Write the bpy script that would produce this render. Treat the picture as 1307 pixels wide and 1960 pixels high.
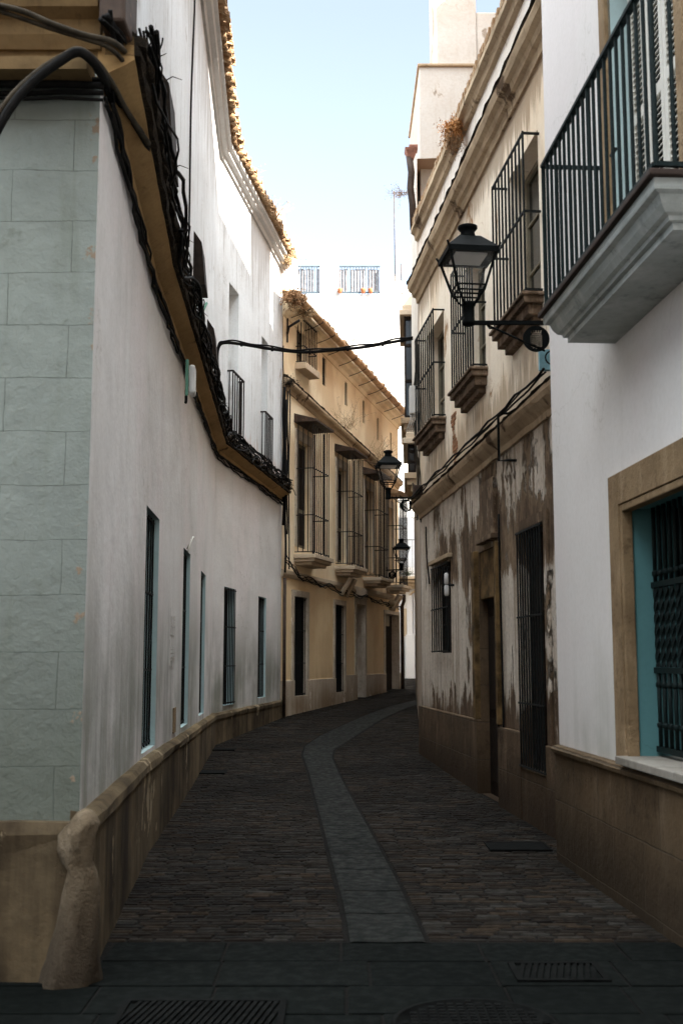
import bpy, math, random
from mathutils import Vector, Matrix
R = math.radians
rnd = random.Random(7)
for o in list(bpy.data.objects): bpy.data.objects.remove(o)
SC = bpy.context.scene
COL = SC.collection

# ------------------------------------------------------------------ camera, sky, sun, exposure
FPX, PITCH, EYE = 2178.0, R(7.45), 1.55
cam_d = bpy.data.cameras.new('camera'); cam = bpy.data.objects.new('camera', cam_d); COL.objects.link(cam)
cam.location = (0, 0, EYE); cam.rotation_euler = (R(90) + PITCH, 0, 0)
cam_d.sensor_fit = 'VERTICAL'; cam_d.sensor_height = 36; cam_d.lens = FPX * 36 / 1960
cam_d.clip_start = 0.05; cam_d.clip_end = 2000
cam_d.dof.use_dof = True; cam_d.dof.focus_distance = 20; cam_d.dof.aperture_fstop = 4.0
SC.camera = cam
SUN_AZ, SUN_EL = 133.0, 38.0
w = bpy.data.worlds.new('World'); SC.world = w; w.use_nodes = True
nt = w.node_tree; bg = nt.nodes['Background']
sky = nt.nodes.new('ShaderNodeTexSky'); sky.sky_type = 'NISHITA'; sky.sun_disc = False
sky.sun_elevation = R(SUN_EL); sky.sun_rotation = R(SUN_AZ)
sky.air_density = 0.75; sky.dust_density = 2.0; sky.ozone_density = 1.0
hz = nt.nodes.new('ShaderNodeHueSaturation'); hz.inputs['Saturation'].default_value = 0.60   # thin high haze pales the blue
tn = nt.nodes.new('ShaderNodeMix'); tn.data_type = 'RGBA'; tn.blend_type = 'MULTIPLY'; tn.inputs[0].default_value = 1; tn.inputs[7].default_value = (1.0, 1.07, 1.0, 1)
nt.links.new(sky.outputs[0], tn.inputs[6]); nt.links.new(tn.outputs[2], hz.inputs['Color']); 
# brightness added to the unseen overhead sky to light the street, fading towards horizon
def _n(t, **k):
    q = nt.nodes.new(t)
    for a_, v_ in k.items(): setattr(q, a_, v_)
    return q
tc = _n('ShaderNodeTexCoord'); sx = _n('ShaderNodeSeparateXYZ'); nt.links.new(tc.outputs['Generated'], sx.inputs[0])
mr_ = _n('ShaderNodeMapRange', interpolation_type='SMOOTHSTEP'); nt.links.new(sx.outputs[2], mr_.inputs[0])
for i_, v_ in enumerate((.52, .80, 0., 1.)): mr_.inputs[i_ + 1].default_value = v_
cn = _n('ShaderNodeTexNoise'); cn.inputs['Scale'].default_value = 3; cn.inputs['Detail'].default_value = 5; nt.links.new(tc.outputs['Generated'], cn.inputs['Vector'])
mu = _n('ShaderNodeMath', operation='MULTIPLY'); nt.links.new(mr_.outputs[0], mu.inputs[0]); nt.links.new(cn.outputs[0], mu.inputs[1])
ZENITH_FILL = 6.0
vm = _n('ShaderNodeMix', data_type='RGBA'); vm.clamp_factor = False; nt.links.new(mu.outputs[0], vm.inputs[0]); nt.links.new(hz.outputs[0], vm.inputs[6])
vm.inputs[7].default_value = (ZENITH_FILL * 5.0, ZENITH_FILL * 5.3, ZENITH_FILL * 5.45, 1)
nt.links.new(vm.outputs[2], bg.inputs[0]); bg.inputs[1].default_value = 0.06
sd = bpy.data.lights.new('sun', 'SUN'); sun = bpy.data.objects.new('sun', sd); COL.objects.link(sun)
sd.energy = 3.8; sd.angle = R(0.5); sd.color = (1.0, 0.93, 0.82)
to_sun = Vector((math.sin(R(SUN_AZ)) * math.cos(R(SUN_EL)), math.cos(R(SUN_AZ)) * math.cos(R(SUN_EL)), math.sin(R(SUN_EL))))
sun.rotation_euler = to_sun.to_track_quat('Z', 'Y').to_euler(); sun.location = (20, -20, 20)
SC.view_settings.view_transform = 'Standard'; SC.view_settings.look = 'None'
SC.view_settings.gamma = 1; SC.view_settings.exposure = 3.05
SC.render.engine = 'CYCLES'
SC.cycles.max_bounces = 8; SC.cycles.diffuse_bounces = 5

# ------------------------------------------------------------------ helpers
def gz(Y):
    Y = min(Y, 60); t = Y - 13
    return .033 * (t + math.sqrt(t * t + 9)) / 2
def ray(x, y):
    u = (x - 653.5) / FPX; v = (980 - y) / FPX
    return u, math.cos(PITCH) - v * math.sin(PITCH), math.sin(PITCH) + v * math.cos(PITCH)
def at(x, y, Y):
    d = ray(x, y); k = Y / d[1]
    return Vector((d[0] * k, Y, EYE + d[2] * k))
def ground_at(x, y):
    d = ray(x, y); lo, hi = 1, 90
    for _ in range(50):
        m = (lo + hi) / 2
        if EYE + d[2] / d[1] * m > gz(m): lo = m
        else: hi = m
    return Vector((d[0] / d[1] * lo, lo, gz(lo)))

class Frame:
    """one straight facade: s runs along it away from the viewer, o outward to the street, z up"""
    def __init__(self, p0, p1, side):
        self.p0 = Vector((p0[0], p0[1])); d = Vector((p1[0], p1[1])) - self.p0
        self.L = d.length; self.u = d.normalized()
        self.n = Vector((self.u.y, -self.u.x)) * side
    def P(self, s, o, z):
        q = self.p0 + self.u * s + self.n * o
        return Vector((q.x, q.y, z))
    def px(self, x, y, o=0.0):
        d = ray(x, y); q = self.p0 + self.n * o
        # k*d.xy = q + s*u
        a, b, c, e = d[0], -self.u.x, d[1], -self.u.y
        det = a * e - b * c
        k = (q.x * e - b * q.y) / det; s = (a * q.y - c * q.x) / det
        return s, EYE + k * d[2]

class MB:
    def __init__(self): self.v = []; self.f = []; self.smooth = set()
    def face(self, pts, smooth=False):
        i = len(self.v); self.v += [Vector(p) for p in pts]; self.f.append(tuple(range(i, i + len(pts))))
        if smooth: self.smooth.add(len(self.f) - 1)
    def raw(self, vs, fs, smooth=False):
        i = len(self.v); self.v += [Vector(p) for p in vs]
        for f in fs:
            if smooth: self.smooth.add(len(self.f))
            self.f.append(tuple(i + k for k in f))
    def hexa(self, p):      # p: 8 pts, bottom ring 0-3, top ring 4-7
        self.raw(p, [(3, 2, 1, 0), (4, 5, 6, 7), (0, 1, 5, 4), (1, 2, 6, 5), (2, 3, 7, 6), (3, 0, 4, 7)])
    def box(self, x0, x1, y0, y1, z0, z1):
        self.hexa([(x0, y0, z0), (x1, y0, z0), (x1, y1, z0), (x0, y1, z0), (x0, y0, z1), (x1, y0, z1), (x1, y1, z1), (x0, y1, z1)])
    def fbox(self, F, s0, s1, o0, o1, z0, z1):
        q = [F.P(s0, o0, z0), F.P(s1, o0, z0), F.P(s1, o1, z0), F.P(s0, o1, z0)]
        self.hexa(q + [Vector((p.x, p.y, z1)) for p in q])
    def tube(self, pts, r, n=6, closed=False, cap=True, r2=None):
        pts = [Vector(p) for p in pts]; N = len(pts); rings = []
        prev = None
        for i, p in enumerate(pts):
            if closed: t = pts[(i + 1) % N] - pts[i - 1]
            else: t = pts[min(i + 1, N - 1)] - pts[max(i - 1, 0)]
            t.normalize()
            a = prev if prev is not None else (Vector((0, 0, 1)) if abs(t.z) < .9 else Vector((0, 1, 0)))
            b = t.cross(a)
            if b.length < 1e-5: b = t.cross(Vector((1, 0, 0)))
            b.normalize(); a = b.cross(t); prev = a
            rr = r if r2 is None else r + (r2 - r) * i / (N - 1)
            off = math.pi / 4 if n == 4 else 0
            rings.append([p + (a * math.cos(off + 2 * math.pi * k / n) + b * math.sin(off + 2 * math.pi * k / n)) * rr for k in range(n)])
        vs = [q for rg in rings for q in rg]; fs = []
        M = N if closed else N - 1
        for i in range(M):
            j = (i + 1) % N
            for k in range(n):
                fs.append((i * n + k, i * n + (k + 1) % n, j * n + (k + 1) % n, j * n + k))
        if cap and not closed:
            fs.append(tuple(range(n))[::-1]); fs.append(tuple((N - 1) * n + k for k in range(n)))
        self.raw(vs, fs, n > 4)
    def lathe(self, c, prof, n=16, ax=Vector((0, 0, 1))):
        c = Vector(c); ax = Vector(ax).normalized()
        a = Vector((1, 0, 0)) if abs(ax.x) < .9 else Vector((0, 1, 0))
        b = ax.cross(a).normalized(); a = b.cross(ax)
        vs = []; fs = []
        for r, h in prof:
            for k in range(n):
                t = 2 * math.pi * k / n
                vs.append(c + ax * h + (a * math.cos(t) + b * math.sin(t)) * r)
        for i in range(len(prof) - 1):
            for k in range(n):
                fs.append((i * n + k, i * n + (k + 1) % n, (i + 1) * n + (k + 1) % n, (i + 1) * n + k))
        fs.append(tuple(range(n))[::-1]); fs.append(tuple((len(prof) - 1) * n + k for k in range(n)))
        self.raw(vs, fs, True)
    def sweep(self, path, prof, z=None, cap=True, jit=0.0, step=None):
        """path: plan points with mitred outward normals [(x,y,nx,ny,zoff)], prof: closed list of (o,z)"""
        n = len(prof); vs = []; fs = []
        for (x, y, nx, ny, zo) in path:
            for (o, zz) in prof:
                j = rnd.uniform(-jit, jit) if jit else 0; k = rnd.uniform(-jit, jit) if jit else 0
                vs.append((x + nx * (o + j), y + ny * (o + j), zz + zo + k))
        for i in range(len(path) - 1):
            for k in range(n):
                fs.append((i * n + k, i * n + (k + 1) % n, (i + 1) * n + (k + 1) % n, (i + 1) * n + k))
        if cap: fs.append(tuple(range(n))[::-1]); fs.append(tuple((len(path) - 1) * n + k for k in range(n)))
        self.raw(vs, fs)
    def build(self, name, mat, parent=None, bevel=0, loc=None):
        org = Vector((0, 0, 0))
        q = parent
        while q is not None: org += q.location; q = q.parent
        if parent is None and loc is not None: org = Vector(loc)
        me = bpy.data.meshes.new(name)
        me.from_pydata([tuple(p - org) for p in self.v], [], self.f)
        for i in self.smooth: me.polygons[i].use_smooth = True
        me.validate(); me.update()
        me.materials.append(mat)
        o = bpy.data.objects.new(name, me); COL.objects.link(o)
        o.parent = parent
        if parent is None and loc is not None: o.location = loc
        if bevel:
            b = o.modifiers.new('bevel', 'BEVEL'); b.width = bevel; b.segments = 2; b.limit_method = 'ANGLE'
        return o

def tag(o, label=None, cat=None, group=None, kind=None):
    if label: o['label'] = label
    if cat: o['category'] = cat
    if group: o['group'] = group
    if kind: o['kind'] = kind
    return o
def thing(name, label, cat, loc, group=None):
    o = bpy.data.objects.new(name, None); COL.objects.link(o); o.location = loc; o.empty_display_size = .2
    return tag(o, label, cat, group)

# ------------------------------------------------------------------ materials
def newmat(name):
    m = bpy.data.materials.new(name); m.use_nodes = True
    nt = m.node_tree; return m, nt, nt.nodes['Principled BSDF']
class NB:
    def __init__(self, nt): self.nt = nt; self.N = nt.nodes; self.L = nt.links; self.pos = self.N.new('ShaderNodeNewGeometry').outputs['Position']
    def link(self, a, b): self.L.new(a, b)
    def mapped(self, scale, src=None, loc=(0, 0, 0)):
        m = self.N.new('ShaderNodeMapping'); m.inputs['Scale'].default_value = scale; m.inputs['Location'].default_value = loc
        self.link(src or self.pos, m.inputs[0]); return m.outputs[0]
    def noise(self, vec, scale, detail=4, rough=.55, dist=0):
        n = self.N.new('ShaderNodeTexNoise'); n.inputs['Scale'].default_value = scale; n.inputs['Detail'].default_value = detail
        n.inputs['Roughness'].default_value = rough; n.inputs['Distortion'].default_value = dist
        self.link(vec, n.inputs['Vector']); return n.outputs[0]
    def mr(self, v, a, b, c=0., d=1., smooth=True):
        m = self.N.new('ShaderNodeMapRange'); m.interpolation_type = 'SMOOTHSTEP' if smooth else 'LINEAR'
        for i, k in enumerate((a, b, c, d)): m.inputs[i + 1].default_value = k
        self.link(v, m.inputs[0]); return m.outputs[0]
    def math(self, op, a, b=None):
        m = self.N.new('ShaderNodeMath'); m.operation = op
        for i, k in enumerate((a, b)):
            if k is None: continue
            if isinstance(k, (int, float)): m.inputs[i].default_value = k
            else: self.link(k, m.inputs[i])
        return m.outputs[0]
    def mix(self, f, a, b, mode='MIX'):
        m = self.N.new('ShaderNodeMix'); m.data_type = 'RGBA'; m.blend_type = mode
        for s, k in ((m.inputs[0], f), (m.inputs[6], a), (m.inputs[7], b)):
            if isinstance(k, (int, float)): s.default_value = k
            elif isinstance(k, tuple): s.default_value = (*k, 1)
            else: self.link(k, s)
        return m.outputs[2]
    def sep(self, v=None):
        s = self.N.new('ShaderNodeSeparateXYZ'); self.link(v or self.pos, s.inputs[0]); return s.outputs
    def bump(self, h, strength, dist, prev=None):
        b = self.N.new('ShaderNodeBump'); b.inputs['Strength'].default_value = strength; b.inputs['Distance'].default_value = dist
        self.link(h, b.inputs['Height'])
        if prev is not None: self.link(prev, b.inputs['Normal'])
        return b.outputs[0]

def plaster(name, base, dirt, patch, dirt_amt=.5, patch_thr=.68, streak=.5, damp_shade_z=1.6, damp_shade_col=None, seed=0., tint=None, soft=.03, bumpk=1., bands=()):
    m, nt, bs = newmat(name); B = NB(nt)
    P = B.mapped((1, 1, 1), loc=(seed, seed * .7, seed * .3))
    big = B.noise(P, .55, 5, .6); med = B.noise(P, 2.2, 6, .62); fine = B.noise(P, 26, 4, .6)
    st = B.noise(B.mapped((5.5, 5.5, .28), P), 1., 5, .6)
    st2 = B.noise(B.mapped((16, 16, .5), P), 1., 4, .6)
    z = B.sep()[2]
    c = B.mix(B.mr(big, .35, .68, 0, dirt_amt * .55), base, dirt)
    if tint: c = B.mix(B.mr(B.noise(B.mapped((1, 1, .8), P, (9, 3, 1)), .8, 3), .42, .62, 0, .8), c, tint)
    c = B.mix(B.math('MULTIPLY', B.mr(st, .52, .72), B.mr(med, .35, .7, .1, streak)), c, dirt)
    c = B.mix(B.mr(st2, .6, .75, 0, streak * .6), c, dirt)
    c = B.mix(B.mr(fine, .35, .8, 0, .22), c, dirt)
    if damp_shade_col:
        dm = B.math('MULTIPLY', B.mr(z, damp_shade_z, damp_shade_z * .4, 0, 1), B.mr(B.math('ADD', big, B.math('MULTIPLY', st, .4)), .5, .85, .15, 1))  # moisture stain at the foot, with the fading of light mixed in
        c = B.mix(dm, c, damp_shade_col)
    pn = B.noise(B.mapped((1, 1, .6), P), 1.5, 9, .68, .4)
    mask = B.mr(pn, patch_thr, patch_thr + soft)
    c = B.mix(mask, c, patch)
    edge = B.math('MULTIPLY', B.mr(pn, patch_thr - .015, patch_thr), B.math('SUBTRACT', 1., mask))
    c = B.mix(B.math('MULTIPLY', edge, .45), c, dirt)
    for (z0_, z1_, col_, amt_) in bands:      # run-off stains hanging from a ledge at height z0_ down (or up) to z1_
        rn = B.noise(B.mapped((7, 7, .35), P, (3, 3, z0_)), 1.2, 8, .72, .3)
        bm_ = B.math('ADD', B.mr(z, z0_, z1_, .34, -.12, False), rn)
        c = B.mix(B.math('MULTIPLY', B.mr(bm_, .60, .70), amt_), c, col_)
    # fine cracks
    vo = B.N.new('ShaderNodeTexVoronoi'); vo.feature = 'DISTANCE_TO_EDGE'; vo.inputs['Scale'].default_value = .9
    wv = B.N.new('ShaderNodeVectorMath'); wv.operation = 'ADD'
    nn = B.N.new('ShaderNodeTexNoise'); nn.inputs['Scale'].default_value = 2.5; nn.inputs['Detail'].default_value = 5
    B.link(P, nn.inputs['Vector']); B.link(P, wv.inputs[0]); B.link(nn.outputs[1], wv.inputs[1]); B.link(wv.outputs[0], vo.inputs['Vector'])
    crack = B.math('MULTIPLY', B.mr(vo.outputs[0], 0, .012, 1, 0), B.mr(big, .5, .62))
    c = B.mix(B.math('MULTIPLY', crack, .55), c, dirt)
    B.link(c, bs.inputs['Base Color']); bs.inputs['Roughness'].default_value = .92
    bs.inputs['Specular IOR Level'].default_value = .08
    nrm = B.bump(med, .5 * bumpk, .03); nrm = B.bump(fine, .35 * bumpk, .006, nrm)
    nrm = B.bump(B.math('SUBTRACT', 1., mask), .8, .012, nrm)
    nrm = B.bump(B.noise(P, .9, 2, .5), .6 * bumpk, .06, nrm)
    B.link(nrm, bs.inputs['Normal']); return m

def stone(name, a, b, c3=None, scale=3., rough=.9, bump=.4, sx=1., joints=None, jcol=(.06, .045, .03), zdark=None):
    m, nt, bs = newmat(name); B = NB(nt)
    n1 = B.noise(B.pos, scale, 8, .62); n2 = B.noise(B.mapped((1, 1, .25)), scale * 2.2, 5, .6); n3 = B.noise(B.pos, scale * 14, 3, .6)
    c = B.mix(B.mr(n1, .35, .65), a, b)
    if c3: c = B.mix(B.mr(n2, .5, .68, 0, .8), c, c3)
    c = B.mix(B.mr(n3, .4, .75, 0, .3), c, tuple(k * .6 for k in a))
    if zdark:
        c = B.mix(B.mr(B.math('ADD', B.sep()[2], B.math('MULTIPLY', n1, .5)), .35, .95, .85, 0), c, zdark)  # colour gets darker towards the ground
    h = n1
    nrm = B.bump(n1, bump, .035); nrm = B.bump(n3, bump, .010, nrm); nrm = B.bump(B.noise(B.pos, scale * 4, 9, .7), bump, .02, nrm)
    c = B.mix(B.mr(B.noise(B.pos, scale * 4, 9, .7), .55, .66, 0, .45), c, tuple(k * .45 for k in b))
    if joints:   # (axis 'x' or 'y' along the wall, block length, block height, z origin)
        ax, bl, bh, z0 = joints
        s = B.sep(); cmb = B.N.new('ShaderNodeCombineXYZ')
        B.link(s[0] if ax == 'x' else s[1], cmb.inputs[0]); B.link(s[2], cmb.inputs[1])
        br = B.N.new('ShaderNodeTexBrick'); mp = B.N.new('ShaderNodeMapping'); mp.inputs['Location'].default_value = (0.13, -z0, 0)
        B.link(cmb.outputs[0], mp.inputs[0])
        wn = B.N.new('ShaderNodeTexNoise'); wn.inputs['Scale'].default_value = 5; B.link(mp.outputs[0], wn.inputs['Vector'])
        va = B.N.new('ShaderNodeVectorMath'); va.operation = 'MULTIPLY_ADD'; va.inputs[1].default_value = (.02, .02, 0)
        B.link(wn.outputs[1], va.inputs[0]); B.link(mp.outputs[0], va.inputs[2]); B.link(va.outputs[0], br.inputs['Vector'])
        br.inputs['Scale'].default_value = 1; br.inputs['Brick Width'].default_value = bl; br.inputs['Row Height'].default_value = bh
        br.inputs['Mortar Size'].default_value = .006; br.inputs['Mortar Smooth'].default_value = .4; br.offset = .5
        br.inputs['Color1'].default_value = (.85, .85, .85, 1); br.inputs['Color2'].default_value = (1.1, 1.1, 1.1, 1); br.inputs['Mortar'].default_value = (1, 1, 1, 1)
        c = B.mix(1., c, br.outputs['Color'], 'MULTIPLY')
        c = B.mix(B.math('MULTIPLY', br.outputs['Fac'], .8), c, jcol)
        nrm = B.bump(B.math('SUBTRACT', 1., br.outputs['Fac']), .8, .012, nrm)
    B.link(c, bs.inputs['Base Color']); bs.inputs['Roughness'].default_value = rough; bs.inputs['Specular IOR Level'].default_value = .12
    B.link(nrm, bs.inputs['Normal']); return m

def simple(name, col, rough=.6, metal=0., var=.25, scale=8., spec=.4, bump=.15, rust=None):
    m, nt, bs = newmat(name); B = NB(nt)
    n = B.noise(B.pos, scale, 5, .6)
    c = B.mix(B.mr(n, .3, .7, 0, 1), tuple(k * (1 - var) for k in col), tuple(min(1, k * (1 + var)) for k in col))
    if rust: c = B.mix(B.mr(B.noise(B.pos, scale * 2.5, 6, .7), .58, .7, 0, .8), c, rust)
    B.link(c, bs.inputs['Base Color']); bs.inputs['Roughness'].default_value = rough; bs.inputs['Metallic'].default_value = metal
    bs.inputs['Specular IOR Level'].default_value = spec * .3
    B.link(B.bump(n, bump, .01), bs.inputs['Normal']); return m

M = {}
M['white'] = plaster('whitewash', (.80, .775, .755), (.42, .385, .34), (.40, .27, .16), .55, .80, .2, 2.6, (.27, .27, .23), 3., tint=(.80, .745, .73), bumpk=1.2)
M['whiteup'] = plaster('whitewash_upper', (.72, .745, .765), (.33, .31, .29), (.42, .34, .26), .5, .655, .9, seed=11., bands=((10.2, 7.6, (.34, .32, .30), .6), (5.3, 6.1, (.45, .33, .27), .6)))
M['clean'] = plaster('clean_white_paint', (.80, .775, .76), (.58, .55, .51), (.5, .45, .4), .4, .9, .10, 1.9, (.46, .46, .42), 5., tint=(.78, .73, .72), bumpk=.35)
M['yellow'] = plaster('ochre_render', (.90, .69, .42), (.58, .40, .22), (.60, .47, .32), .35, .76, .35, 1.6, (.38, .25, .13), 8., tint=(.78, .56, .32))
M['yellowup'] = plaster('cream_render', (.92, .77, .54), (.58, .43, .28), (.55, .42, .28), .25, .76, .3, seed=23., tint=(.68, .50, .31))
M['oldup'] = plaster('stained_cream_plaster', (.93, .83, .69), (.55, .39, .25), (.40, .24, .13), .4, .635, .5, seed=31., tint=(.78, .63, .46), bands=((4.1, 4.9, (.30, .20, .12), .55), (7.25, 6.4, (.26, .17, .10), .65)))
M['oldtop'] = plaster('parapet_plaster', (.84, .78, .71), (.50, .35, .22), (.40, .24, .13), .35, .64, .55, seed=41., bands=((8.6, 7.9, (.30, .17, .09), .8), (7.6, 8.1, (.22, .15, .09), .7)))
M['tower'] = plaster('peeling_white', (.60, .57, .52), (.40, .30, .21), (.36, .30, .24), .5, .60, .4, seed=52.)
M['far'] = plaster('bright_white', (.46, .455, .45), (.6, .55, .5), (.6, .5, .45), .2, .85, .2, seed=61.)
M['endw'] = plaster('pale_end_wall', (.76, .76, .77), (.55, .5, .46), (.6, .5, .45), .2, .85, .2, seed=66.)
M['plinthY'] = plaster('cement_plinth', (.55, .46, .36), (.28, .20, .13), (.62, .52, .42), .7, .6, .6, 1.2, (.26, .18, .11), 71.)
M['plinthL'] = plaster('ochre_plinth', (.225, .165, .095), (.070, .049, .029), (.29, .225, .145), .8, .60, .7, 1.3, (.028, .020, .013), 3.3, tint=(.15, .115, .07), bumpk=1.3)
M['guard'] = stone('worn_guard_stone', (.165, .125, .082), (.09, .067, .043), (.21, .165, .115), 5., zdark=(.035, .026, .018), bump=.4)
M['plinthO'] = stone('sandstone_plinth', (.115, .076, .045), (.065, .043, .026), (.16, .11, .068), 2.2, joints=('y', 1.25, .42, .02), zdark=(.035, .022, .013))
M['plinthW'] = stone('stone_plinth', (.115, .078, .044), (.08, .054, .031), (.15, .108, .068), 1.8, joints=('y', .62, .40, .09), zdark=(.03, .021, .013))
M['surround'] = stone('stone_surround', (.30, .21, .12), (.22, .15, .085), (.36, .26, .16), 4.)
M['surroundL'] = stone('pale_surround', (.58, .50, .40), (.48, .40, .31), (.4, .32, .24), 4.)
M['corn'] = plaster('cornice_plaster', (.55, .42, .28), (.17, .11, .065), (.12, .08, .05), .9, .58, .8, seed=81., bumpk=1.4)
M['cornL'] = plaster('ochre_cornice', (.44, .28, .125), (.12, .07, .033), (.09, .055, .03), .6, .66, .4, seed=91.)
M['cornShade'] = plaster('shaded_front_cornice', (.22, .145, .07), (.05, .035, .02), (.05, .035, .02), .8, .6, .7, seed=93.)  # ochre cornice again, with the shade on the front darkened into it
M['grimeshade'] = stone('grimy_shaded_cornice_top', (.045, .032, .02), (.02, .015, .010), (.085, .062, .04), 9., bump=.9)  # grime plus the left cornice's outer shadow, both in the dark colour
M['sill'] = stone('grimy_sill', (.20, .14, .095), (.09, .06, .04), (.30, .22, .16), 6.)
M['slab'] = stone('painted_slab', (.46, .49, .47), (.38, .41, .39), (.54, .56, .54), 1.6, bump=.25)
M['slabY'] = plaster('balcony_slab_render', (.60, .49, .36), (.30, .21, .13), (.3, .2, .12), .6, .7, .6, seed=95.)
M['slate'] = simple('balcony_slate', (.04, .028, .023), .7)
M['iron'] = simple('black_iron', (.010, .012, .012), .7, 0., .4, 30, rust=(.10, .045, .02))
M['grate'] = simple('worn_street_iron', (.0042, .0045, .0042), .85, 0., .5, 20, spec=.15)
M['irongreen'] = simple('dark_green_iron', (.007, .014, .014), .6, 0., .3, 30)
M['ironfar'] = simple('brown_iron', (.018, .015, .014), .7, 0., .4, 30, rust=(.12, .06, .03))
M['lamp'] = simple('lamp_iron', (.0025, .0035, .0035), .75, 0., .3, 20, spec=.25)
M['cable'] = simple('black_cable', (.007, .0065, .006), .8, 0., .4, 30)
M['cabletan'] = simple('dusty_cable', (.045, .036, .025), .8, 0., .4, 12)
M['tile'] = stone('clay_tile', (.50, .33, .19), (.32, .19, .10), (.62, .50, .36), 7., bump=.7)
M['roof'] = stone('clay_roof', (.40, .25, .15), (.25, .15, .09), (.5, .38, .26), 3.)
M['gutter'] = simple('clay_gutter', (.42, .27, .15), .7, 0., .35, 4, rust=(.22, .12, .06))
M['pipe'] = simple('dark_pipe', (.05, .034, .026), .6, 0., .4, 6, rust=(.2, .1, .06))
M['dark'] = simple('dark_interior', (.004, .0035, .003), .7)
M['oldwood'] = simple('old_dark_wood', (.014, .009, .006), .75, 0., .5, 14)
M['doory'] = simple('ochre_door', (.30, .22, .13), .7, 0., .2, 3)
M['doorgrey'] = simple('grey_door_leaf', (.20, .17, .12), .7, 0., .25, 3)
M['teal'] = plaster('teal_paint', (.115, .27, .29), (.08, .18, .19), (.18, .30, .31), .4, .85, .3, seed=15., bumpk=.4)
M['reveal'] = plaster('pale_blue_reveal', (.42, .55, .56), (.3, .36, .36), (.3, .3, .28), .4, .8, .4, seed=16., bumpk=.5)
M['shutter'] = simple('cream_shutter_paint', (.66, .64, .58), .5, 0., .06, 5)
M['box'] = simple('grey_plastic_box', (.55, .54, .52), .45, 0., .06, 4)
M['greenpl'] = simple('green_plastic', (.10, .22, .16), .5, 0., .2, 6)
M['twig'] = simple('dry_twig', (.33, .23, .13), .9, 0., .4, 10)
M['rustweed'] = simple('rusty_dry_leaves', (.42, .20, .07), .9, 0., .45, 12)
M['brownweed'] = simple('brown_dry_leaves', (.27, .16, .085), .9, 0., .45, 12)
M['darkpl'] = simple('dark_tangle', (.022, .016, .011), .9, 0., .5, 14)
M['sillmarble'] = stone('marble_sill', (.28, .255, .22), (.21, .19, .16), (.34, .32, .28), 2., rough=.5, bump=.1)
M['pantal'] = simple('grey_blue_paint', (.42, .47, .50), .6, 0., .06, 3)
M['rail'] = simple('blue_grey_rail', (.045, .06, .075), .8)
M['cloth'] = simple('striped_screen', (.30, .28, .29), .9, 0., .3, 5)
M['terra'] = simple('terracotta', (.45, .17, .08), .8)
M['leaf'] = simple('green_leaf', (.06, .08, .045), .8, 0., .4, 20)

def glassmat():
    m, nt, bs = newmat('lamp_glass')
    bs.inputs['Base Color'].default_value = (.9, .9, .85, 1); bs.inputs['Roughness'].default_value = .15; bs.inputs['Alpha'].default_value = .06
    return m
M['glass'] = glassmat()
def panemat():
    m, nt, bs = newmat('window_glass'); B = NB(nt)
    bs.inputs['Base Color'].default_value = (.012, .016, .017, 1); bs.inputs['Roughness'].default_value = .12
    B.link(B.bump(B.noise(B.pos, 3, 2), .15, .01), bs.inputs['Normal'])
    return m
M['pane'] = panemat()

def ashlar():   # scored whitewash of the corner front
    m, nt, bs = newmat('scored_green_white_plaster'); B = NB(nt)
    s = B.sep(); cmb = B.N.new('ShaderNodeCombineXYZ'); B.link(s[0], cmb.inputs[0]); B.link(s[2], cmb.inputs[1])
    mp = B.N.new('ShaderNodeMapping'); mp.inputs['Location'].default_value = (.06, -.19, 0); B.link(cmb.outputs[0], mp.inputs[0])
    wn = B.N.new('ShaderNodeTexNoise'); wn.inputs['Scale'].default_value = 3; wn.inputs['Detail'].default_value = 4; B.link(mp.outputs[0], wn.inputs['Vector'])
    va = B.N.new('ShaderNodeVectorMath'); va.operation = 'MULTIPLY_ADD'; va.inputs[1].default_value = (.03, .03, 0)
    B.link(wn.outputs[1], va.inputs[0]); B.link(mp.outputs[0], va.inputs[2])
    br = B.N.new('ShaderNodeTexBrick'); B.link(va.outputs[0], br.inputs['Vector'])
    br.inputs['Scale'].default_value = 1; br.inputs['Brick Width'].default_value = .56; br.inputs['Row Height'].default_value = .284
    br.inputs['Mortar Size'].default_value = .0022; br.inputs['Mortar Smooth'].default_value = .6; br.offset = .42
    n1 = B.noise(B.pos, 1.3, 6, .6); n2 = B.noise(B.pos, 7, 8, .65); n3 = B.noise(B.mapped((5, 5, .6)), 1.4, 5, .6); n4 = B.noise(B.pos, 40, 3)
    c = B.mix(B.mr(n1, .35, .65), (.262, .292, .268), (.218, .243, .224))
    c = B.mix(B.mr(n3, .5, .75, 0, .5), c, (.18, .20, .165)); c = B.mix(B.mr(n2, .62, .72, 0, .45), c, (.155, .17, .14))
    c = B.mix(B.mr(B.math('ADD', s[2], B.math('MULTIPLY', n1, .8)), 1.1, 2.9, .8, 0), c, (.10, .11, .088))  # foot darkened in the colour, standing in for light fading lower down
    # bare chips near the arris
    chip = B.math('MULTIPLY', B.mr(B.math('ADD', s[0], B.math('MULTIPLY', n2, .35)), -1.15, -1.12), B.mr(n2, .60, .63))
    c = B.mix(chip, c, (.26, .20, .145))
    c = B.mix(B.math('MULTIPLY', br.outputs['Fac'], B.mr(n2, .25, .55, .35, .85)), c, (.10, .115, .10))
    B.link(c, bs.inputs['Base Color']); bs.inputs['Roughness'].default_value = .9; bs.inputs['Specular IOR Level'].default_value = .2
    nrm = B.bump(B.math('SUBTRACT', 1., br.outputs['Fac']), .7, .008); nrm = B.bump(n2, .6, .025, nrm); nrm = B.bump(n4, .25, .004, nrm)
    B.link(nrm, bs.inputs['Normal']); return m
M['ashlar'] = ashlar()

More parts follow.
